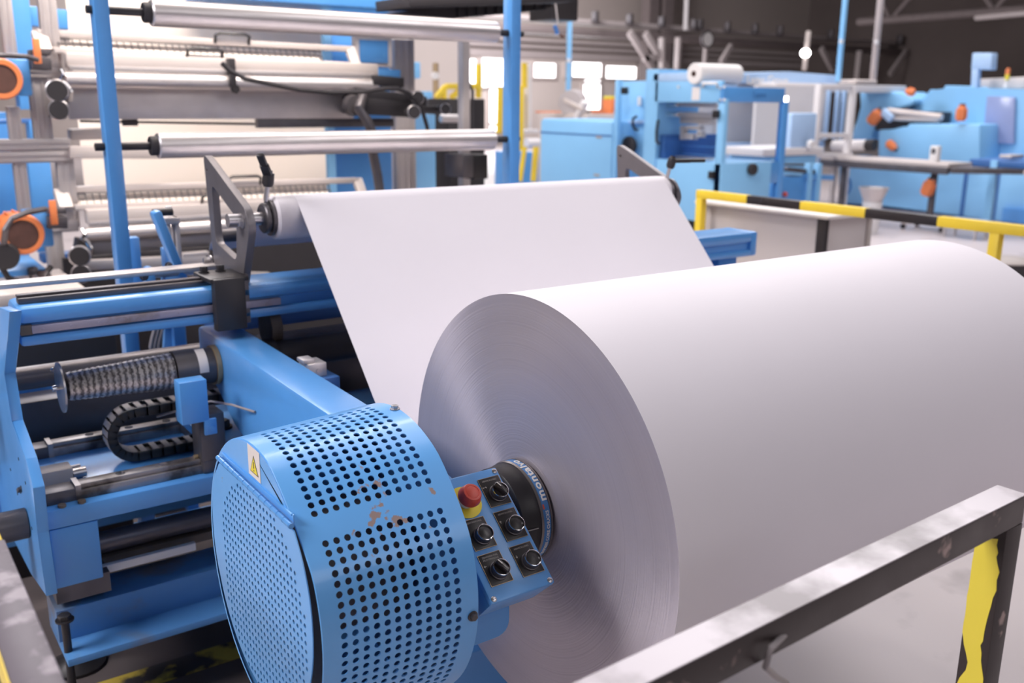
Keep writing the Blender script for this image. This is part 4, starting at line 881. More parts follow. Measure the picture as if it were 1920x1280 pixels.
xpanel(pm, 'tall_column', 'blue_far', 1206, 130, 1229, 420, d=.5)
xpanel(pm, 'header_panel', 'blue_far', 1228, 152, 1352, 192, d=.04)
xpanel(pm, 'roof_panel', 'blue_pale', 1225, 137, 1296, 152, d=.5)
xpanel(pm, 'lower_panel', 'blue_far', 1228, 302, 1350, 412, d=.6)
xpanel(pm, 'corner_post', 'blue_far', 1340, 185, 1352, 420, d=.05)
ypanel(pm, 'header_beam', 'blue_paint', 1357, 164, 1472, 192)  # front faces take the darker blue, their shade put into the colour
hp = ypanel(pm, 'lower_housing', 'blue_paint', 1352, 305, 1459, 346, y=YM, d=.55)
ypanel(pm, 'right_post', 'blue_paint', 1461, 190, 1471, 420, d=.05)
mb = MB(); a = PY(1408, 317, YM-.02); mb.lathe([(0, .045), (.03, .048), (.04, .04), (.04, 0)], a, (0, -1, 0), 24, False); mb.build('round_knob', 'black_rubber', pm)
g = xpanel(pm, 'glass_door', 'glass', 1232, 193, 1338, 300, x=XM+.01, d=.006, bev=0)
g = ypanel(pm, 'glass_door', 'glass', 1360, 193, 1460, 304, y=YM+.01, d=.006, bev=0)
x1_ = PY(1471, 250, YM).x
MB().box(XM+.0, x1_, YM+.6, YM+.64, -1.4, .12).build('rear_frame', 'wall_light', pm) if False else None
mb = MB(); y1 = PX(1232, 250, XM).y
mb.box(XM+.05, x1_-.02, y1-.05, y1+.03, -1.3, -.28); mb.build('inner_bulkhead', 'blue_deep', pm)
mb = MB(); 
for (u, v, w) in ((1262, 196, .03), (1262, 215, .03)): mb.cyl(PX(1236, v, XM+.12), PX(1272, v, XM+.12), .022, n=14)
mb.build('web_rollers', 'chrome', pm)
mb = MB(); 
for (u0, v0, u1, v1) in ((1277, 195, 1345, 197), (1275, 214, 1342, 216)): mb.bar(PX(u0, v0, XM+.2), PX(u1, v1, XM+.2), .03, .04, .005)
a, b_ = PX(1275, 218, XM+.22), PX(1338, 234, XM+.22); mb.box(a.x, a.x+.02, a.y, b_.y, b_.z, a.z, .002); mb.build('film_plates', 'pale_metal', pm)
mb = MB()
for (u0, v0, u1, v1) in ((1284, 235, 1312, 244), (1283, 250, 1300, 262), (1306, 246, 1314, 258), (1275, 236, 1280, 262), (1240, 277, 1252, 284), (1240, 293, 1330, 297), (1248, 262, 1256, 266)):
    a, b_ = PX(u0, v0, XM+.18), PX(u1, v1, XM+.18); mb.box(a.x, a.x+.06, a.y, b_.y, b_.z, a.z, .004)
mb.build('inner_parts', 'pale_metal', pm)
mb = MB()
for (u0, v0, u1, v1) in ((1240, 240, 1250, 262), (1246, 222, 1256, 236), (1240, 285, 1330, 292), (1240, 270, 1335, 276)):
    a, b_ = PX(u0, v0, XM+.25), PX(u1, v1, XM+.25); mb.box(a.x, a.x+.06, a.y, b_.y, b_.z, a.z, .004)
mb.build('inner_rails', 'blue_paint', pm)
mb = MB(); mb.tube([PX(1234, 225, XM-.02), PX(1231, 245, XM-.03), PX(1231, 265, XM-.03), PX(1236, 270, XM-.02)], .012, 8); mb.build('door_handle', 'black_plastic', pm)
for (u, v) in ((1344, 214), (1336, 328), (1172, 170)):
    a = PX(u, v, XM-.01); MB().box(a.x-.03, a.x+.02, a.y-.025, a.y+.025, a.z-.03, a.z+.03, .006).build('door_latch', 'black_plastic', pm)
mb = MB()
for (u, v) in ((1272, 163), (1358, 163), (1351, 165), (1352, 187), (1358, 187)): a = PX(u, v, XM-.004); mb.lathe([(0, .012), (.006, .010)], a, (-1, 0, 0), 10)
mb.build('cap_screws', 'white_plastic', pm)
xpanel(pm, 'notice_label', 'lid_white', 1297, 163, 1312, 188, x=XM-.004, d=.004, bev=0)
mb = MB(); mb.tube([PX(1318, 162, XM-.01), PX(1318, 156, XM-.05), PX(1345, 156, XM-.05), PX(1345, 162, XM-.01)], .012, 8); mb.build('pull_handle', 'white_plastic', pm)
text_mb('Lamo', .075, frame(PY(1425, 178, YM-.003), (1, 0, 0), (0, 0, 1), (0, -1, 0)), depth=.001).build('lettering', 'print_blue', pm)
# recessed middle section
xpanel(pm, 'recessed_panel', 'blue_far', 1155, 152, 1208, 420, x=XM+.25, d=.05)
xpanel(pm, 'frame_post', 'blue_far', 1149, 150, 1155, 420, x=XM+.02, d=.05)
mb = MB(); a = PX(1185, 273, XM+.18); mb.lathe([(0, .07), (.02, .085), (.05, .085), (.06, .07), (.06, 0)], a, (-1, 0, 0), 28); mb.build('hand_wheel', 'black_rubber', pm)
mb = MB(); mb.tube([PX(1194, 218, XM+.2), PX(1187, 222, XM+.16), PX(1186, 232, XM+.14), PX(1190, 242, XM+.16), PX(1196, 244, XM+.2)], .012, 8); mb.build('curved_hose', 'black_rubber', pm)
xpanel(pm, 'grip_bar', 'white_plastic', 1195, 181, 1200, 198, x=XM+.22, d=.02)
MB().bar(PX(1163, 229, XM+.22), PX(1207, 228, XM+.22), .03, .03, .004).build('ledge', 'blue_pale', pm)
# floor frame
mb = MB(); mb.box(XM+.05, x1_, YM+.05, PX(1155, 400, XM).y, -1.40, -.95); mb.build('dark_plinth', 'steel_black', pm)
for (x_, y_) in ((XM, YM), (x1_-.06, YM), (XM, y1)): MB().box(x_, x_+.07, y_, y_+.07, -1.45, -.9, .004).build('leg', 'blue_far', pm)
# rounded cabinet at its left
rc = T('rounded_cabinet', 'light blue cabinet with rounded pale top left of the packaging machine', 'cabinet', (6.1, 7.2, -1.45))
y0_, y1_ = PX(1146, 300, XM).y, PX(1011, 300, XM).y; zt = PX(1080, 224, XM).z
mb = MB(); mb.box(XM, XM+.7, y0_, y1_, -1.40, zt, .035); mb.build('casing', 'blue_far', rc)
mb = MB(); mb.box(XM-.004, XM, y0_+.01, y1_-.01, PX(1080, 251, XM).z-.008, PX(1080, 250, XM).z); mb.build('seam', 'blue_deep', rc)
mb = MB(); 
for (u, v) in ((1123, 257), (1119, 328)): a = PX(u, v, XM-.003); mb.box(a.x-.004, a.x, a.y-.04, a.y+.04, a.z-.01, a.z+.01, .002)
mb.build('latch', 'alu_profile', rc)
mb = MB(); mb.box(XM+.05, XM+.65, y0_+.05, y1_-.05, -1.45, -1.40); mb.build('plinth', 'steel_black', rc)
# film roll on top
fr2 = T('film_roll', 'white film roll with a brown core lying on top of the packaging machine', 'film roll', PY(1340, 155, 5.62))
a = PY(1301, 138, 5.62); b_ = PY(1380, 140, 5.62); rr2 = .083
mb = MB(); mb.lathe([(0, .022), (0, rr2-.008), (.008, rr2), (b_.x-a.x, rr2), (b_.x-a.x+.006, rr2-.01), (b_.x-a.x+.006, .022)], a, (1, 0, 0), 40, False); mb.build('film', 'white_plastic', fr2)
MB().pipe(a-V(.006, 0, 0), V(b_.x+.01, a.y, a.z), .022, .017, 20).build('core', 'rust_dark', fr2)
mb = MB(); mb.box(a.x+.06, b_.x-.04, 5.56, 5.68, a.z-.12, a.z-rr2+.004, .004); mb.build('cradle', 'blue_pale', fr2)
# sign panel with company lettering
sg = T('sign_panel', 'light blue machine hood carrying white company lettering', 'machine hood', PY(1480, 158, 8.5))
a, b_ = PY(1350, 145, 8.5), PY(1572, 158, 8.5); zt_ = PY(1480, 134, 8.5).z; zb_ = PY(1480, 158, 8.5).z
mb = MB(); mb.prism([(a.x, zt_-.06), (PY(1480, 134, 8.5).x, zt_), (b_.x, zt_-.03), (b_.x, zb_), (a.x, zb_)], 'Y', 8.5, 9.2, .01); mb.build('hood', 'blue_pale', sg)
text_mb('Lamo Group', .155, frame(PY(1440, 151, 8.495), (1, 0, 0), (0, 0, 1), (0, -1, 0)), depth=.002, bold=.003).build('lettering', 'white_plastic', sg)
MB().box(a.x, b_.x-.05, 8.6, 9.1, -1.45, zb_-.75, .01).build('base', 'blue_pale', sg)
MB().box(a.x, b_.x+.3, 8.9, 9.1, zb_-.8, zb_, .01).build('housing', 'lid_white', sg)
# pale frame enclosure
en = T('enclosure', 'pale aluminium safety enclosure with glass panes', 'enclosure', PY(1560, 300, 7.6))
for u in (1533, 1596): a = PY(u, 200, 7.6); MB().box(a.x-.035, a.x+.035, 7.56, 7.64, -1.45, PY(u, 160, 7.6).z, .005).build('upright', 'lid_white', en)
for v in (163, 254, 291): mb = MB(); mb.bar(PY(1533, v, 7.6), PY(1596, v, 7.6), .06, .06, .005); mb.build('rail', 'lid_white', en)
a, b_ = PY(1538, 168, 7.6), PY(1592, 250, 7.6); MB().box(a.x, b_.x, 7.6, 7.606, b_.z, a.z).build('pane', 'glass', en)
MB().box(a.x-.5, b_.x+.1, 8.15, 8.19, b_.z-.2, a.z+.05).build('rear_panel', 'lid_white', en)
for u in (1549, 1566, 1578): MB().box(PY(u, 200, 8.1).x, PY(u+5, 200, 8.1).x, 8.08, 8.12, b_.z-.1, a.z, .005).build('inner_strut', 'blue_pale', en)
a, b_ = PY(1455, 160, 8.2), PY(1700, 160, 8.2); MB().box(a.x, b_.x, 8.2, 8.6, PY(1560, 172, 8.2).z, PY(1560, 157, 8.2).z, .01).build('roof', 'lid_white', en)
MB().box(PY(1605, 160, 8.2).x, PY(1645, 160, 8.2).x, 8.2, 8.6, PY(1620, 157, 8.2).z, PY(1620, 149, 8.2).z, .02).build('roof_box', 'wall_light', en)
bc2 = T('blue_unit', 'pale blue machine cabinet with a white hand wheel behind the glass machine', 'machine', PY(1500, 300, 7.0))
a, b_ = PY(1486, 212, 7.), PY(1528, 276, 7.); MB().box(a.x, b_.x, 7., 7.15, b_.z, a.z, .02).build('casing', 'blue_pale', bc2)
MB().box(a.x-.5, b_.x+.1, 6.95, 7.6, PY(1500, 291, 6.95).z, PY(1500, 277, 6.95).z, .01).build('table_edge', 'lid_white', bc2)
MB().box(a.x-.3, b_.x+.05, 7., 7.6, -1.45, PY(1500, 292, 7).z, .01).build('base', 'blue_far', bc2)
mb = MB(); mb.lathe([(0, .05), (.03, .055), (.05, .045), (.05, 0)], PY(1517, 271, 6.94), (0, -1, 0), 20, False); mb.build('hand_wheel', 'white_plastic', bc2)
a = PY(1473, 195, 6.9); mb = MB(); mb.cyl(V(a.x, 6.9, PY(1473, 213, 6.9).z), V(a.x, 6.9, PY(1473, 181, 6.9).z), .02, n=14)
tag(mb.build('tube_lamp', 'lamp_glow'), 'bright white tube lamp at the right edge of the blue glass machine', 'lamp')
# rail table between
tb = T('conveyor_bridge', 'blue low conveyor bridge with black rail and red button', 'conveyor', PY(1520, 400, 6.2))
mb = MB(); mb.bar(PY(1462, 308, 6.2), PY(1524, 309, 6.2), .05, .02, .003); mb.bar(PY(1462, 316, 6.1), PY(1520, 322, 6.1), .2, .04, .003); mb.build('rail', 'steel_dark', tb)
a, b_ = PY(1459, 333, 6.), PY(1508, 380, 6.); MB().box(a.x, b_.x, 6., 6.4, -1.3, a.z, .01).build('casing', 'blue_paint', tb)
mb = MB(); mb.lathe([(0, .022), (.02, .024), (.03, .018), (.03, 0)], PY(1470, 364, 5.99), (0, -1, 0), 18, False); mb.build('red_button', 'red_plastic', tb)
for u in (1515, 1532): a = PY(u, 330, 6.); MB().box(a.x-.03, a.x+.03, 5.97, 6.03, -1.45, PY(u, 306, 6.).z, .004).build('leg', 'blue_far', tb)
MB().bar(PY(1508, 331, 6.), PY(1560, 333, 6.), .05, .05, .004).build('arm', 'blue_paint', tb)
# ================================================================ far right machine line (plane x = 12)
XF = 12.0
fm = T('gluing_machine', 'large light blue machine at right with display box on a stalk and orange motors', 'machine', (12.3, 7.2, -1.45))
def poly(par, nm, mt, pts, x=XF, d=.6, bev=.01): return MB().prism([xz(u, v, x) for u, v in pts], 'X', x, x+d, bev).build(nm, mt, par)
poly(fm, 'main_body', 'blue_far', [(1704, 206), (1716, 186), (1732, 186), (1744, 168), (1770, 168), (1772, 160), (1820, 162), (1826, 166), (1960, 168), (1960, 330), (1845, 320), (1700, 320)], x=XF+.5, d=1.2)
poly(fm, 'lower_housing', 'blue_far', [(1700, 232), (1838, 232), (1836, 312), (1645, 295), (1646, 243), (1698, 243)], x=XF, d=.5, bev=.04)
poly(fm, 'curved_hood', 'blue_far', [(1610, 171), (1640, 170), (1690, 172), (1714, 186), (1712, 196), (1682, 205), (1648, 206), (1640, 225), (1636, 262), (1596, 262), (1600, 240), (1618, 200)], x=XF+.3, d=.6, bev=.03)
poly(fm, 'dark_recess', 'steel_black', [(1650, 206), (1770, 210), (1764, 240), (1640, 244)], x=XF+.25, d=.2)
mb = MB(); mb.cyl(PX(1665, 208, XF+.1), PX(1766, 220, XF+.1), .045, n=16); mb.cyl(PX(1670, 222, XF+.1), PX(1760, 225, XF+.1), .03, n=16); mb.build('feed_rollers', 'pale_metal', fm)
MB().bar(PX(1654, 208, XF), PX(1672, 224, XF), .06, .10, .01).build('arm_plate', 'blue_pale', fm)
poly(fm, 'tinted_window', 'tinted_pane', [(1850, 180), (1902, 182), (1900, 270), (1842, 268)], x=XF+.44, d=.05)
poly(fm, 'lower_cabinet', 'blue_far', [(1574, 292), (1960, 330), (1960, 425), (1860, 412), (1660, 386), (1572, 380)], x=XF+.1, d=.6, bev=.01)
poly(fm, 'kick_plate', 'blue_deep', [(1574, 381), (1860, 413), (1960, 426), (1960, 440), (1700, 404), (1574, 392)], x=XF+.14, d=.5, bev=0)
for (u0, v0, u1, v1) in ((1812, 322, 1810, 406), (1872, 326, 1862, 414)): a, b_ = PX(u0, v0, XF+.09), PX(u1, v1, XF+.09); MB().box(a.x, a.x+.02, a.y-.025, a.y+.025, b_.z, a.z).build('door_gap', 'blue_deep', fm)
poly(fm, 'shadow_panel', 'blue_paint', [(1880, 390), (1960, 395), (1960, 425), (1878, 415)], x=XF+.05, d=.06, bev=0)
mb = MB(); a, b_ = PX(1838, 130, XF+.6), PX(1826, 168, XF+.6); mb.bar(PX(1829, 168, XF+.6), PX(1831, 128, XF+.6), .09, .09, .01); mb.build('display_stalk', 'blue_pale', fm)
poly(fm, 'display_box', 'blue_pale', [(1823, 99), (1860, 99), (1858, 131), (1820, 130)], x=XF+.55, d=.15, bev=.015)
poly(fm, 'clear_guard', 'wall_light', [(1836, 148), (1960, 142), (1960, 167), (1834, 166)], x=XF+.9, d=.4, bev=.02)
mb = MB(); a = PX(1886, 165, XF+.6); mb.lathe([(0, .03), (.05, .03), (.055, .018), (.10, .018)], a, (0, 0, 1), 14); bcn = mb.build('beacon_foot', 'white_plastic', fm)
MB().lathe([(.10, .028), (.17, .028)], a, (0, 0, 1), 14).build('beacon_yellow', 'yellow_plastic', bcn)
MB().lathe([(.17, .028), (.20, .028), (.24, .026), (.25, 0)], a, (0, 0, 1), 14).build('beacon_orange', 'orange_paint', bcn)
def fmot(u, v, r, l, ax, lab, x=XF-.02):
    q = PX(u, v, x); t = T('small_motor', lab, 'motor', q-V(0, 0, r), 'orange motors on the blue gluing machine'); ax = Vector(ax).normalized()
    mb = MB(); mb.lathe([(-l/2, 0), (-l/2, r*.8), (-l*.4, r), (l*.3, r), (l*.35, r*.75), (l/2, r*.75), (l/2, 0)], q, ax, 18); 
    for k in range(8):
        a = 2*PI*k/8; o = ax.orthogonal().normalized(); d = o*math.cos(a)+ax.cross(o)*math.sin(a); mb.bar(q+d*r-ax*l*.35, q+d*r+ax*l*.25, .01, .02)
    mb.build('motor_body', 'orange_paint', t)
    mb = MB(); mb.lathe([(l*.5, r*.6), (l*.6, r*.6)], q, ax, 14); mb.build('motor_flange', 'steel_dark', t); return t
fmot(1641, 219, .075, .22, (.2, -.6, .9), 'orange motor on the curved hood beside the dark rollers')
fmot(1803, 212, .06, .20, (0, 0, 1), 'upright orange motor on top of the blue housing')
fmot(1672, 273, .05, .16, (0, -.8, -.5), 'small orange motor lying on the long table')
fmot(1741, 351, .065, .20, (0, -.3, 1), 'orange motor hanging under the long table', x=10.5)
fmot(1707, 172, .045, .12, (0, 1, .2), 'tiny orange motor on top of the curved hood')
# long table / conveyor
tl = T('long_table', 'long narrow conveyor table on a castored stand before the blue machine', 'conveyor', (10.6, 6.6, -1.45))
a, b_ = PX(1562, 288, 10.6), PX(1800, 320, 10.6); c_ = PX(1835, 308, 11.2)
mb = MB(); mb.bar(V(10.6, a.y, -.68), V(10.6, b_.y, -.68), .5, .05, .01); mb.build('belt_bed', 'pale_metal', tl)
mb = MB(); mb.bar(V(10.36, a.y, -.74), V(10.36, b_.y, -.74), .05, .08, .005); mb.bar(V(10.36, b_.y, -.73), V(11.4, b_.y-.9, -.73), .2, .06, .005); mb.build('side_rail', 'steel_dark', tl)
q = PX(1753, 330, 10.6); mb = MB(); mb.box(10.56, 10.62, q.y-.03, q.y+.03, -1.36, -.76, .005); mb.build('stand_post', 'steel_dark', tl)
mb = MB(); mb.bar((10.45, q.y-.25, -1.37), (10.75, q.y+.25, -1.37), .06, .04, .005); mb.bar((10.35, q.y+.2, -1.37), (10.8, q.y-.15, -1.37), .06, .04, .005); mb.build('stand_foot', 'pale_metal', tl)
for (dx, dy) in ((-.15, -.25), (.15, .25), (-.22, .2)): MB().cyl((10.6+dx-.015, q.y+dy, -1.42), (10.6+dx+.015, q.y+dy, -1.42), .03, n=14).build('castor', 'black_rubber', tl)
for (u, w, mt) in ((1578, .06, 'steel_dark'), (1559, .05, 'pale_metal')): p_ = PX(u, 340, 10.5); MB().box(10.5, 10.56, p_.y-w/2, p_.y+w/2, -1.45, -.7, .004).build('leg', mt, tl)
MB().bar(PX(1556, 318, 10.5), PX(1577, 296, 10.5), .03, .04, .004).build('brace', 'pale_metal', tl)
cb3 = T('counter_box', 'small white counter display on the long table', 'display', PX(1755, 292, 10.5))
p_ = PX(1755, 283, 10.5); MB().box(10.45, 10.53, p_.y-.05, p_.y+.05, p_.z-.125, p_.z+.06, .01).build('case', 'white_plastic', cb3)
MB().box(10.445, 10.45, p_.y-.025, p_.y+.025, p_.z-.03, p_.z+.03).build('display', 'steel_dark', cb3)
bk = T('drum_motor', 'grey cylindrical drive lying on the left end of the long table', 'drive', PX(1600, 275, 10.7))
mb = MB(); mb.cyl(PX(1562, 273, 10.8), PX(1625, 272, 10.8), .07, n=20, ch=.01); mb.build('body', 'lid_white', bk); mb = MB(); mb.cyl(PX(1625, 272, 10.8), PX(1640, 272, 10.8), .075, n=20, ch=.01); mb.build('end', 'steel_black', bk)
bo = T('blue_hose_reel', 'blue hooped hose beside a pale post under the long table', 'hose', PX(1592, 360, 10.8))
mb = MB(); mb.tube([PX(1587, 330, 10.8), PX(1594, 340, 10.8), PX(1595, 350, 10.8), PX(1592, 360, 10.8), PX(1584, 366, 10.8)], .022, 8); mb.build('hose', 'blue_paint', bo)
mb = MB(); p_ = PX(1584, 345, 10.8); mb.box(10.8, 10.84, p_.y-.03, p_.y+.03, -1.45, PX(1584, 308, 10.8).z, .004); mb.build('post', 'lid_white', bo)
cx2 = T('tray_conveyor', 'dark tray conveyor at the right end of the blue machine', 'conveyor', PX(1870, 320, 10.9))
mb = MB(); mb.box(10.9, 11.6, PX(1960, 300, 10.9).y, PX(1818, 300, 10.9).y, -.70, -.62, .01); mb.build('bed', 'blue_deep', cx2)
mb = MB(); mb.box(10.88, 10.92, PX(1960, 300, 10.9).y, PX(1800, 300, 10.9).y, -.76, -.71, .005); mb.box(11.0, 11.3, PX(1895, 300, 11).y, PX(1872, 300, 11).y, -.60, -.56, .01); mb.build('edge_rail', 'pale_metal', cx2)
p_ = PX(1862, 330, 10.9); MB().box(10.88, 10.94, p_.y-.04, p_.y+.04, -1.40, -.62, .004).build('post', 'blue_far', cx2)
pl = T('steel_pail', 'shiny metal pail standing on an upturned drum on the floor', 'pail', (9.65, 6.5, -1.45))
q = PZ(1630, 437, -1.45)
MB().lathe([(0, .09), (.36, .11), (.36, .09), (.02, .07)], (q.x, q.y, -1.449), (0, 0, 1), 28, False).build('drum', 'white_plastic', pl)
MB().lathe([(0, 0), (0, .10), (.14, .155), (.15, .165), (.16, .165), (.16, .155), (.02, .09), (.02, 0)], (q.x, q.y, -1.089), (0, 0, 1), 32, False).build('pail', 'aluminium', pl)
sl = T('blue_step', 'low blue step stool on thin legs on the far floor', 'stool', PZ(1805, 440, -1.45))
q = PZ(1805, 448, -1.45); MB().box(q.x, q.x+.25, q.y-.15, q.y+.25, -1.27, -1.24, .004).build('top', 'blue_pale', sl)
for dx in (0, .22):
    for dy in (-.14, .22): MB().box(q.x+dx, q.x+dx+.025, q.y+dy, q.y+dy+.025, -1.45, -1.27).build('leg', 'alu_profile', sl)
# ================================================================ things in the middle distance (centre)
rl = T('film_reel', 'big grey reel on a slanted stand above the rounded blue cabinet', 'reel', PX(1075, 225, 8.))
q = PX(1075, 192, 8.); mb = MB(); mb.lathe([(-.1, .02), (-.1, .17), (-.05, .17), (-.05, .06), (.05, .06), (.05, .15), (.1, .15), (.1, .02)], q, (.5, .3, .1), 32); mb.build('reel_disc', 'grey_cabinet', rl)
MB().bar(PX(1058, 187, 7.85), PX(1093, 206, 7.85), .04, .05, .01).build('spindle_arm', 'pale_metal', rl)
MB().prism([xz(1064, 196, 8.1), xz(1086, 205, 8.1), xz(1070, 225, 8.1), xz(1048, 222, 8.1)][::1], 'X', 8.1, 8.2).build('stand', 'blue_deep', rl)
MB().bar(PX(1098, 190, 7.9), PX(1082, 222, 7.9), .10, .08, .02).build('clamp_arm', 'lid_white', rl)
MB().box(7.9, 8.4, PX(1110, 300, 8).y, PX(1020, 300, 8).y, -1.45, PX(1050, 212, 8).z, .01).build('bench', 'pale_metal', rl)
oc = T('orange_machine', 'orange machine with yellow cap behind the blue cabinet', 'machine', PX(1135, 225, 8.4))
for (u0, v0, u1, v1, mt, nm) in ((1129, 186, 1146, 220, 'orange_paint', 'tower'), (1131, 180, 1145, 186, 'yellow_plastic', 'cap'), (1108, 206, 1130, 222, 'orange_paint', 'body'), (1003, 208, 1028, 212, 'orange_paint', 'edge')):
    a, b_ = PX(u0, v0, 8.4), PX(u1, v1, 8.4); MB().box(8.4, 8.7, a.y, b_.y, b_.z, a.z, .01).build(nm, mt, oc)
MB().box(8.45, 8.65, PX(1146, 220, 8.4).y, PX(1108, 220, 8.4).y, -1.45, PX(1120, 222, 8.4).z).build('base', 'steel_dark', oc)
yf = T('yellow_gantry', 'tall yellow lifting frame standing left of the rounded cabinet', 'gantry', PY(985, 300, 10.))
a = PY(978, 200, 10.); MB().box(PY(970, 200, 10).x, PY(983, 200, 10).x, 10., 10.2, -1.45, PY(975, 160, 10).z, .01).build('mast', 'yellow_paint', yf)
mb = MB(); mb.bar(PY(983, 118, 10.1), PY(983, 165, 10.1), .06, .04); mb.build('upper_post', 'yellow_paint', yf)
MB().cyl(PY(990, 120, 10.15), PY(990, 250, 10.15), .045, n=12).build('pale_tube', 'lid_white', yf)
mb = MB(); mb.bar(PY(984, 245, 9.6), PY(1008, 246, 9.6), .06, .05, .01); mb.cyl(PY(987, 268, 9.6), PY(1008, 267, 9.6), .06, n=16); mb.build('carriage', 'lid_white', yf)
mb = MB(); mb.bar(PY(1005, 275, 9.3), PY(1000, 340, 9.3), .05, .05); mb.bar(PY(984, 275, 9.3), PY(975, 340, 9.3), .04, .04); mb.build('strut', 'yellow_paint', yf)
MB().box(PY(962, 330, 9.5).x, PY(1010, 330, 9.5).x, 9.5, 9.9, -1.45, PY(985, 285, 9.5).z, .01).build('plinth', 'blue_paint', yf)
yg = T('yellow_guard_rail', 'yellow guard rail with slanted braces seen between the grey uprights', 'guard rail', PY(850, 240, 9.))
mb = MB()
for p_, q_ in (((836, 162), (895, 162)), ((836, 162), (818, 184)), ((832, 165), (834, 240)), ((862, 170), (845, 184)), ((897, 120), (897, 184)), ((938, 165), (936, 250))): mb.bar(PY(*p_, 9), PY(*q_, 9), .05, .06, .01)
mb.build('tubes', 'yellow_paint', yg); mb = MB(); mb.box(PY(826, 230, 9).x, PY(842, 230, 9).x, 8.95, 9.1, -1.45, PY(832, 230, 9).z); mb.build('post', 'yellow_paint', yg)
for (u0, v0, u1, v1, nm, lab) in ((771, 116, 789, 147, 'switch_box', 'small blue box high on the light partition right of the grey uprights'), (796, 171, 812, 185, 'terminal_box', 'pale blue box on the partition beside the yellow guard rail'), (800, 215, 820, 250, 'pump_casing', 'blue casing behind the right hand knobs of the upper coating unit')):
    a, b_ = PY(u0, v0, 8.), PY(u1, v1, 8.); o_ = MB().box(a.x, b_.x, 8., 8.15, b_.z, a.z, .01).build(nm, 'blue_far'); tag(o_, lab, 'box')
a, b_ = PY(796, 215, 8.05), PY(860, 215, 8.05); o_ = MB().box(a.x, b_.x, 8.16, 8.4, -1.45, PY(820, 186, 8.05).z, .01).build('machine_casing', 'steel_dark'); tag(o_, 'dark machine casing behind the grey cylinder and yellow guard rail', 'machine')
cp = T('copper_post', 'thin tan post with a white disc in front of the light partition', 'post', PY(817, 175, 10.))
MB().cyl(V(PY(817, 150, 10).x, 10, -1.45), V(PY(817, 150, 10).x, 10, PY(817, 118, 10).z), .035, n=12).build('post', 'brass', cp)
MB().lathe([(0, .045), (.02, .045)], PY(815, 142, 9.95), (0, -1, 0), 16).build('disc', 'white_plastic', cp)
# blue service pole + grey service pole
for (u0, v0, u1, v1, mt, y, nm, lab) in ((1066, 36, 1065, 165, 'blue_far', 11.5, 'service_pole', 'thin blue pole rising in front of the windows'), (1584, -30, 1571, 150, 'blue_far', 8.4, 'service_pole', 'thin blue pole rising from the blue hood at right'), (1652, -30, 1636, 152, 'pipe_pale', 8.4, 'service_pole', 'thicker pale grey pole right of the blue pole')):
    t = T(nm, lab, 'pole', PY(u1, v1, y)); a, b_ = PY(u0, v0, y), PY(u1, v1, y); r_ = .05 if mt != 'pipe_pale' else .065
    MB().box(b_.x-r_/2, b_.x+r_/2+.01, y-r_/2, y+r_/2, -1.45 if u0 == 1066 else b_.z-.02, a.z+.3, .004).build('tube', mt, t)
    q = PY(u0*.4+u1*.6, v0*.4+v1*.6, y-.04); MB().lathe([(0, .03), (.02, .03)], q, (0, -1, 0), 12).build('clip', 'white_plastic', t)
# ================================================================ hall
YB = 26.0
def wx(u, v, y=YB): p = PY(u, v, y); return p.x, p.z
st(MB().box(-8, 45, -6, YB+.5, -1.50, -1.45).build('floor', 'concrete'))
tag(MB().box(.12, 2.9, 1.95, 5.2, -1.4500, -1.4475).build('floor_shade', 'floor_dark'), 'dark sheet painted in as shade on the floor under the blue unwind stand', 'painted shade')  # dark sheet laid in to stand for the shade below the machine
mb = MB(); mb.box(-8, 60, YB, YB+.3, -1.5, 6.5); wb_ = st(mb.build('wall_back', 'wall_paint'))
mb = MB(); mb.box(33, 33.3, -6, YB, -1.5, 6.5); st(mb.build('wall_right', 'wall_dark'))
mb = MB(); mb.box(-8, 60, -6, YB+.5, 6.5, 6.7); st(mb.build('ceiling', 'ceiling_dark'))
# corrugated ledges on the back wall
mb = MB()
for v in (62, 76, 88, 100, 106): x_, z_ = wx(1000, v); mb.box(8, 33, YB-.12, YB, z_-.05, z_+.05)
st(mb.build('trim_1', 'pipe_pale'))
x_, z_ = wx(1000, 112); z2 = wx(1100, 260)[1]
st(MB().box(8, 23.7, YB-.06, YB, z2, z_+.08).build('trim_2', 'wall_light'))
x0_, z_ = wx(740, 60, 12.); x1b = wx(860, 60, 12.)[0]
pt_ = st(MB().box(x0_-.6, x1b, 12., 12.1, -1.45, PY(800, 40, 12).z+.6).build('wall_partition', 'wall_light'))
# windows
wn = 1
for (u0, v0, u1, v1) in ((872, 111, 888, 156), (900, 110, 941, 163), (997, 119, 1037, 145), (1057, 118, 1062, 143), (1069, 118, 1123, 144), (1132, 125, 1188, 147), (1195, 126, 1222, 147), (1089, 157, 1121, 205), (914, 165, 937, 230), (914, 236, 937, 245), (1092, 150, 1121, 155)):
    xa, xb = wx(u0, (v0+v1)/2)[0], wx(u1, (v0+v1)/2)[0]; za, zb_ = wx((u0+u1)/2, v0)[1], wx((u0+u1)/2, v1)[1]
    w_ = st(MB().box(xa, xb, YB-.10, YB-.07, zb_, za).build('window_%d' % wn, 'window_glow'))
    mb = MB()
    for q0, q1, q2, q3 in ((xa-.06, xa, zb_-.06, za+.06), (xb, xb+.06, zb_-.06, za+.06), (xa, xb, za, za+.06), (xa, xb, zb_-.06, zb_)): mb.box(q0, q1, YB-.14, YB-.06, q2, q3)
    mb.build('window_frame', 'pale_metal', w_); wn += 1
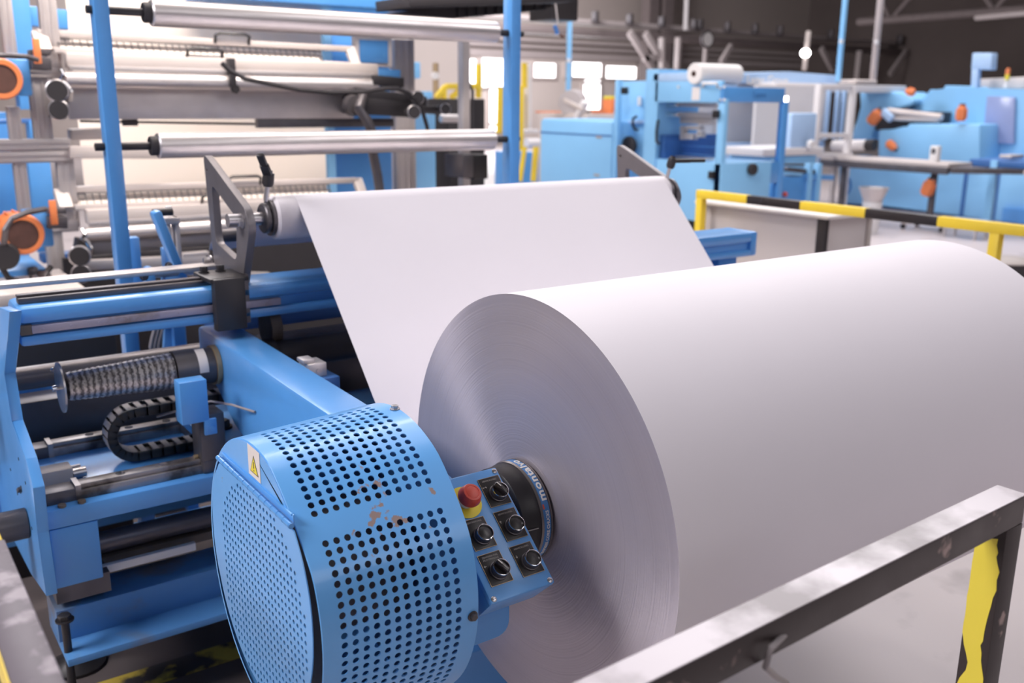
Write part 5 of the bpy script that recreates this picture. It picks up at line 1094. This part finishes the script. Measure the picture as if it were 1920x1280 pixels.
# columns, truss, rails
for u in (1218, 1245, 1570, 1600):
    xa = wx(u, 60, 25)[0]; st(MB().box(xa-.22, xa+.22, 24.8, 25.2, -1.45, 6.5).build('trim_%d' % (u-1200+10), 'wall_dark' if u > 1300 else 'truss'))
cr = T('crane_rail', 'long pale crane rail with clips crossing the hall below the roof', 'crane rail', (20, 22, 1.9))
z_ = PY(1100, 42, 22).z; z2 = PY(1100, 58, 22).z
MB().box(9, 36, 21.8, 22.2, z_-.07, z_+.07, .02).build('upper_chord', 'pipe_pale', cr)
MB().box(9, 36, 21.7, 22.3, z2-.16, z2+.04, .02).build('lower_chord', 'truss', cr)
for u in (1118, 1183, 1243, 1303, 1315, 1366, 1418, 1465, 1560, 1690, 1725): p_ = PY(u, 35+(u-1118)*.06, 21.6); MB().box(p_.x-.05, p_.x+.05, 21.55, 21.75, z_-.03, z_+.28, .01).build('rail_clip', 'steel_dark', cr)
tr = T('roof_truss', 'steel roof truss with diagonal braces in the dark upper right', 'truss', (26, 8, 3.))
for p_, q_, w in (((1610, 41), (1925, 17), .17), ((1672, 36), (1712, -10), .10), ((1668, 34), (1650, -10), .08), ((1862, 16), (1842, -14), .10), ((1868, 16), (1892, -12), .10)):
    a, b_ = PX(*p_, 22.), PX(*q_, 22.); MB().cyl(a, b_, w/2*1.2, n=12).build('member', 'truss', tr)
tls = T('strip_lamp', 'long pale strip lamp hanging under the roof truss at top right', 'lamp', PX(1880, 30, 20.))
MB().bar(PX(1830, 34, 20.), PX(1940, 24, 20.), .16, .10, .02).build('housing', 'pipe_pale', tls)
dg_ = T('diagonal_brace', 'grey diagonal braces beside the hall windows', 'brace', (22, 21.5, -.5))
for p_, q_ in (((1180, 60), (1225, 130)), ((1210, 62), (1252, 130)), ((1207, 109), (1232, 108)), ((1272, 70), (1269, 130)), ((1241, 70), (1241, 128)), ((1372, 85), (1352, 118)), ((1540, 90), (1562, 132)), ((1612, 95), (1606, 150)), ((1700, 95), (1668, 140))):
    MB().bar(PY(*p_, 21.4), PY(*q_, 21.4), .12, .18, .01).build('brace', 'pipe_pale', dg_)
hp_ = T('hanging_pipe', 'thin pale pipe hanging down from the roof', 'pipe', PY(1286, 58, 15)); MB().cyl(PY(1288, -20, 15), PY(1285, 56, 15), .045, n=12).build('pipe', 'lid_white', hp_)
ck = T('wall_clock', 'round white clock on a post below the crane rail', 'clock', PY(1323, 85, 18)); q = PY(1324, 74, 18)
MB().lathe([(0, .22), (.06, .22)], q, (0, -1, 0), 28).build('rim', 'steel_dark', ck); MB().lathe([(0, .17), (.01, .17)], q-V(0, .06, 0), (0, -1, 0), 28).build('dial', 'white_plastic', ck)
mb = MB(); mb.cyl(V(q.x, 18, q.z-.2), V(q.x, 18, q.z-.8), .06, n=10); mb.build('post', 'pipe_pale', ck)
hl = T('work_lamp', 'glaring white work lamp on a short post above the blue hood', 'lamp', PY(1510, 110, 12)); q = PY(1510, 100, 12)
MB().lathe([(0, 0), (0, .05), (.04, .085), (.09, .085), (.13, .05), (.13, 0)], q-V(0, 0, .06), (0, 0, 1), 20).build('bulb', 'lamp_glow', hl); MB().bar(PY(1516, 58, 12), PY(1508, 132, 12), .07, .07, .01).build('post', 'wall_light', hl)
stp = T('floor_tape', 'worn yellow and black hazard tape on the floor under the base beam', 'floor marking', (.7, 2.25, -1.447))
a, b_ = PZ(240, 1280, -1.4465), PZ(470, 1216, -1.4465)
MB().bar(a+V(-.2, .0, 0), b_+V(1.8, 0, 0), .09, .0012).build('tape', 'floor_tape', stp)
# ---------------------------------------------------------------- light
def area(nm, loc, sx_, sy_, pw, col=(1, .96, .97), rot=(0, 0, 0)):
    l = bpy.data.lights.new(nm, 'AREA'); l.shape = 'RECTANGLE'; l.size = sx_; l.size_y = sy_; l.energy = pw; l.color = col
    o = bpy.data.objects.new(nm, l); C.objects.link(o); o.location = Vector(loc)+V(0, 0, H); o.rotation_euler = rot; return o
area('overhead_light', (3.0, 3.6, 4.6), 4.5, 3.0, 92)
area('overhead_light', (11, 8, 5.6), 9, 7, 820)
aim = lambda o, t: setattr(o, 'rotation_euler', (Vector(t)+V(0, 0, H)-o.location).to_track_quat('-Z', 'Y').to_euler())
aim(area('web_fill', (1.6, 3.7, 2.2), 2.6, .35, 150, (1, .88, .78)), (1.7, 5.25, .1))  # added unseen warm strip that brightens the cream web
area('overhead_light', (6, -1.2, 4.6), 4, 4, 210)
aim = lambda o, t: setattr(o, 'rotation_euler', (Vector(t)+V(0, 0, H)-o.location).to_track_quat('-Z', 'Y').to_euler())
aim(area('side_fill', (-2.7, 2.3, 2.3), 2.2, 1.6, 195), (1.0, 1.4, -.7))  # added unseen fill that lifts the roll end and shapes its sheen
aim(area('side_fill', (2.2, -3.8, 2.6), 3.5, 2, 45), (1.6, 1.3, -.9))  # added unseen fill for the front of the roll
aim(area('side_fill', (1.7, 10.5, 4.4), 3, 2.5, 420), (7, 7.5, -.4))  # added unseen fill for the left faces of the blue machines
aim(area('overhead_light', (11.5, 20, 5.6), 7, 3, 1900), (13, 26, 1.0))  # added unseen fill that brightens the back wall, fading to the right
area('window_light', (14, 24.0, 1.5), 12, 3, 400, (.95, .97, 1), (R(90), 0, R(180)))
w = bpy.data.worlds.new('world'); bpy.context.scene.world = w; w.use_nodes = True
w.node_tree.nodes['Background'].inputs['Color'].default_value = (.88, .82, .95, 1); w.node_tree.nodes['Background'].inputs['Strength'].default_value = .11
s = bpy.context.scene; s.view_settings.view_transform = 'Standard'; s.view_settings.look = 'None'; s.view_settings.gamma = 1; s.view_settings.exposure = .08
s.view_settings.use_curve_mapping = False
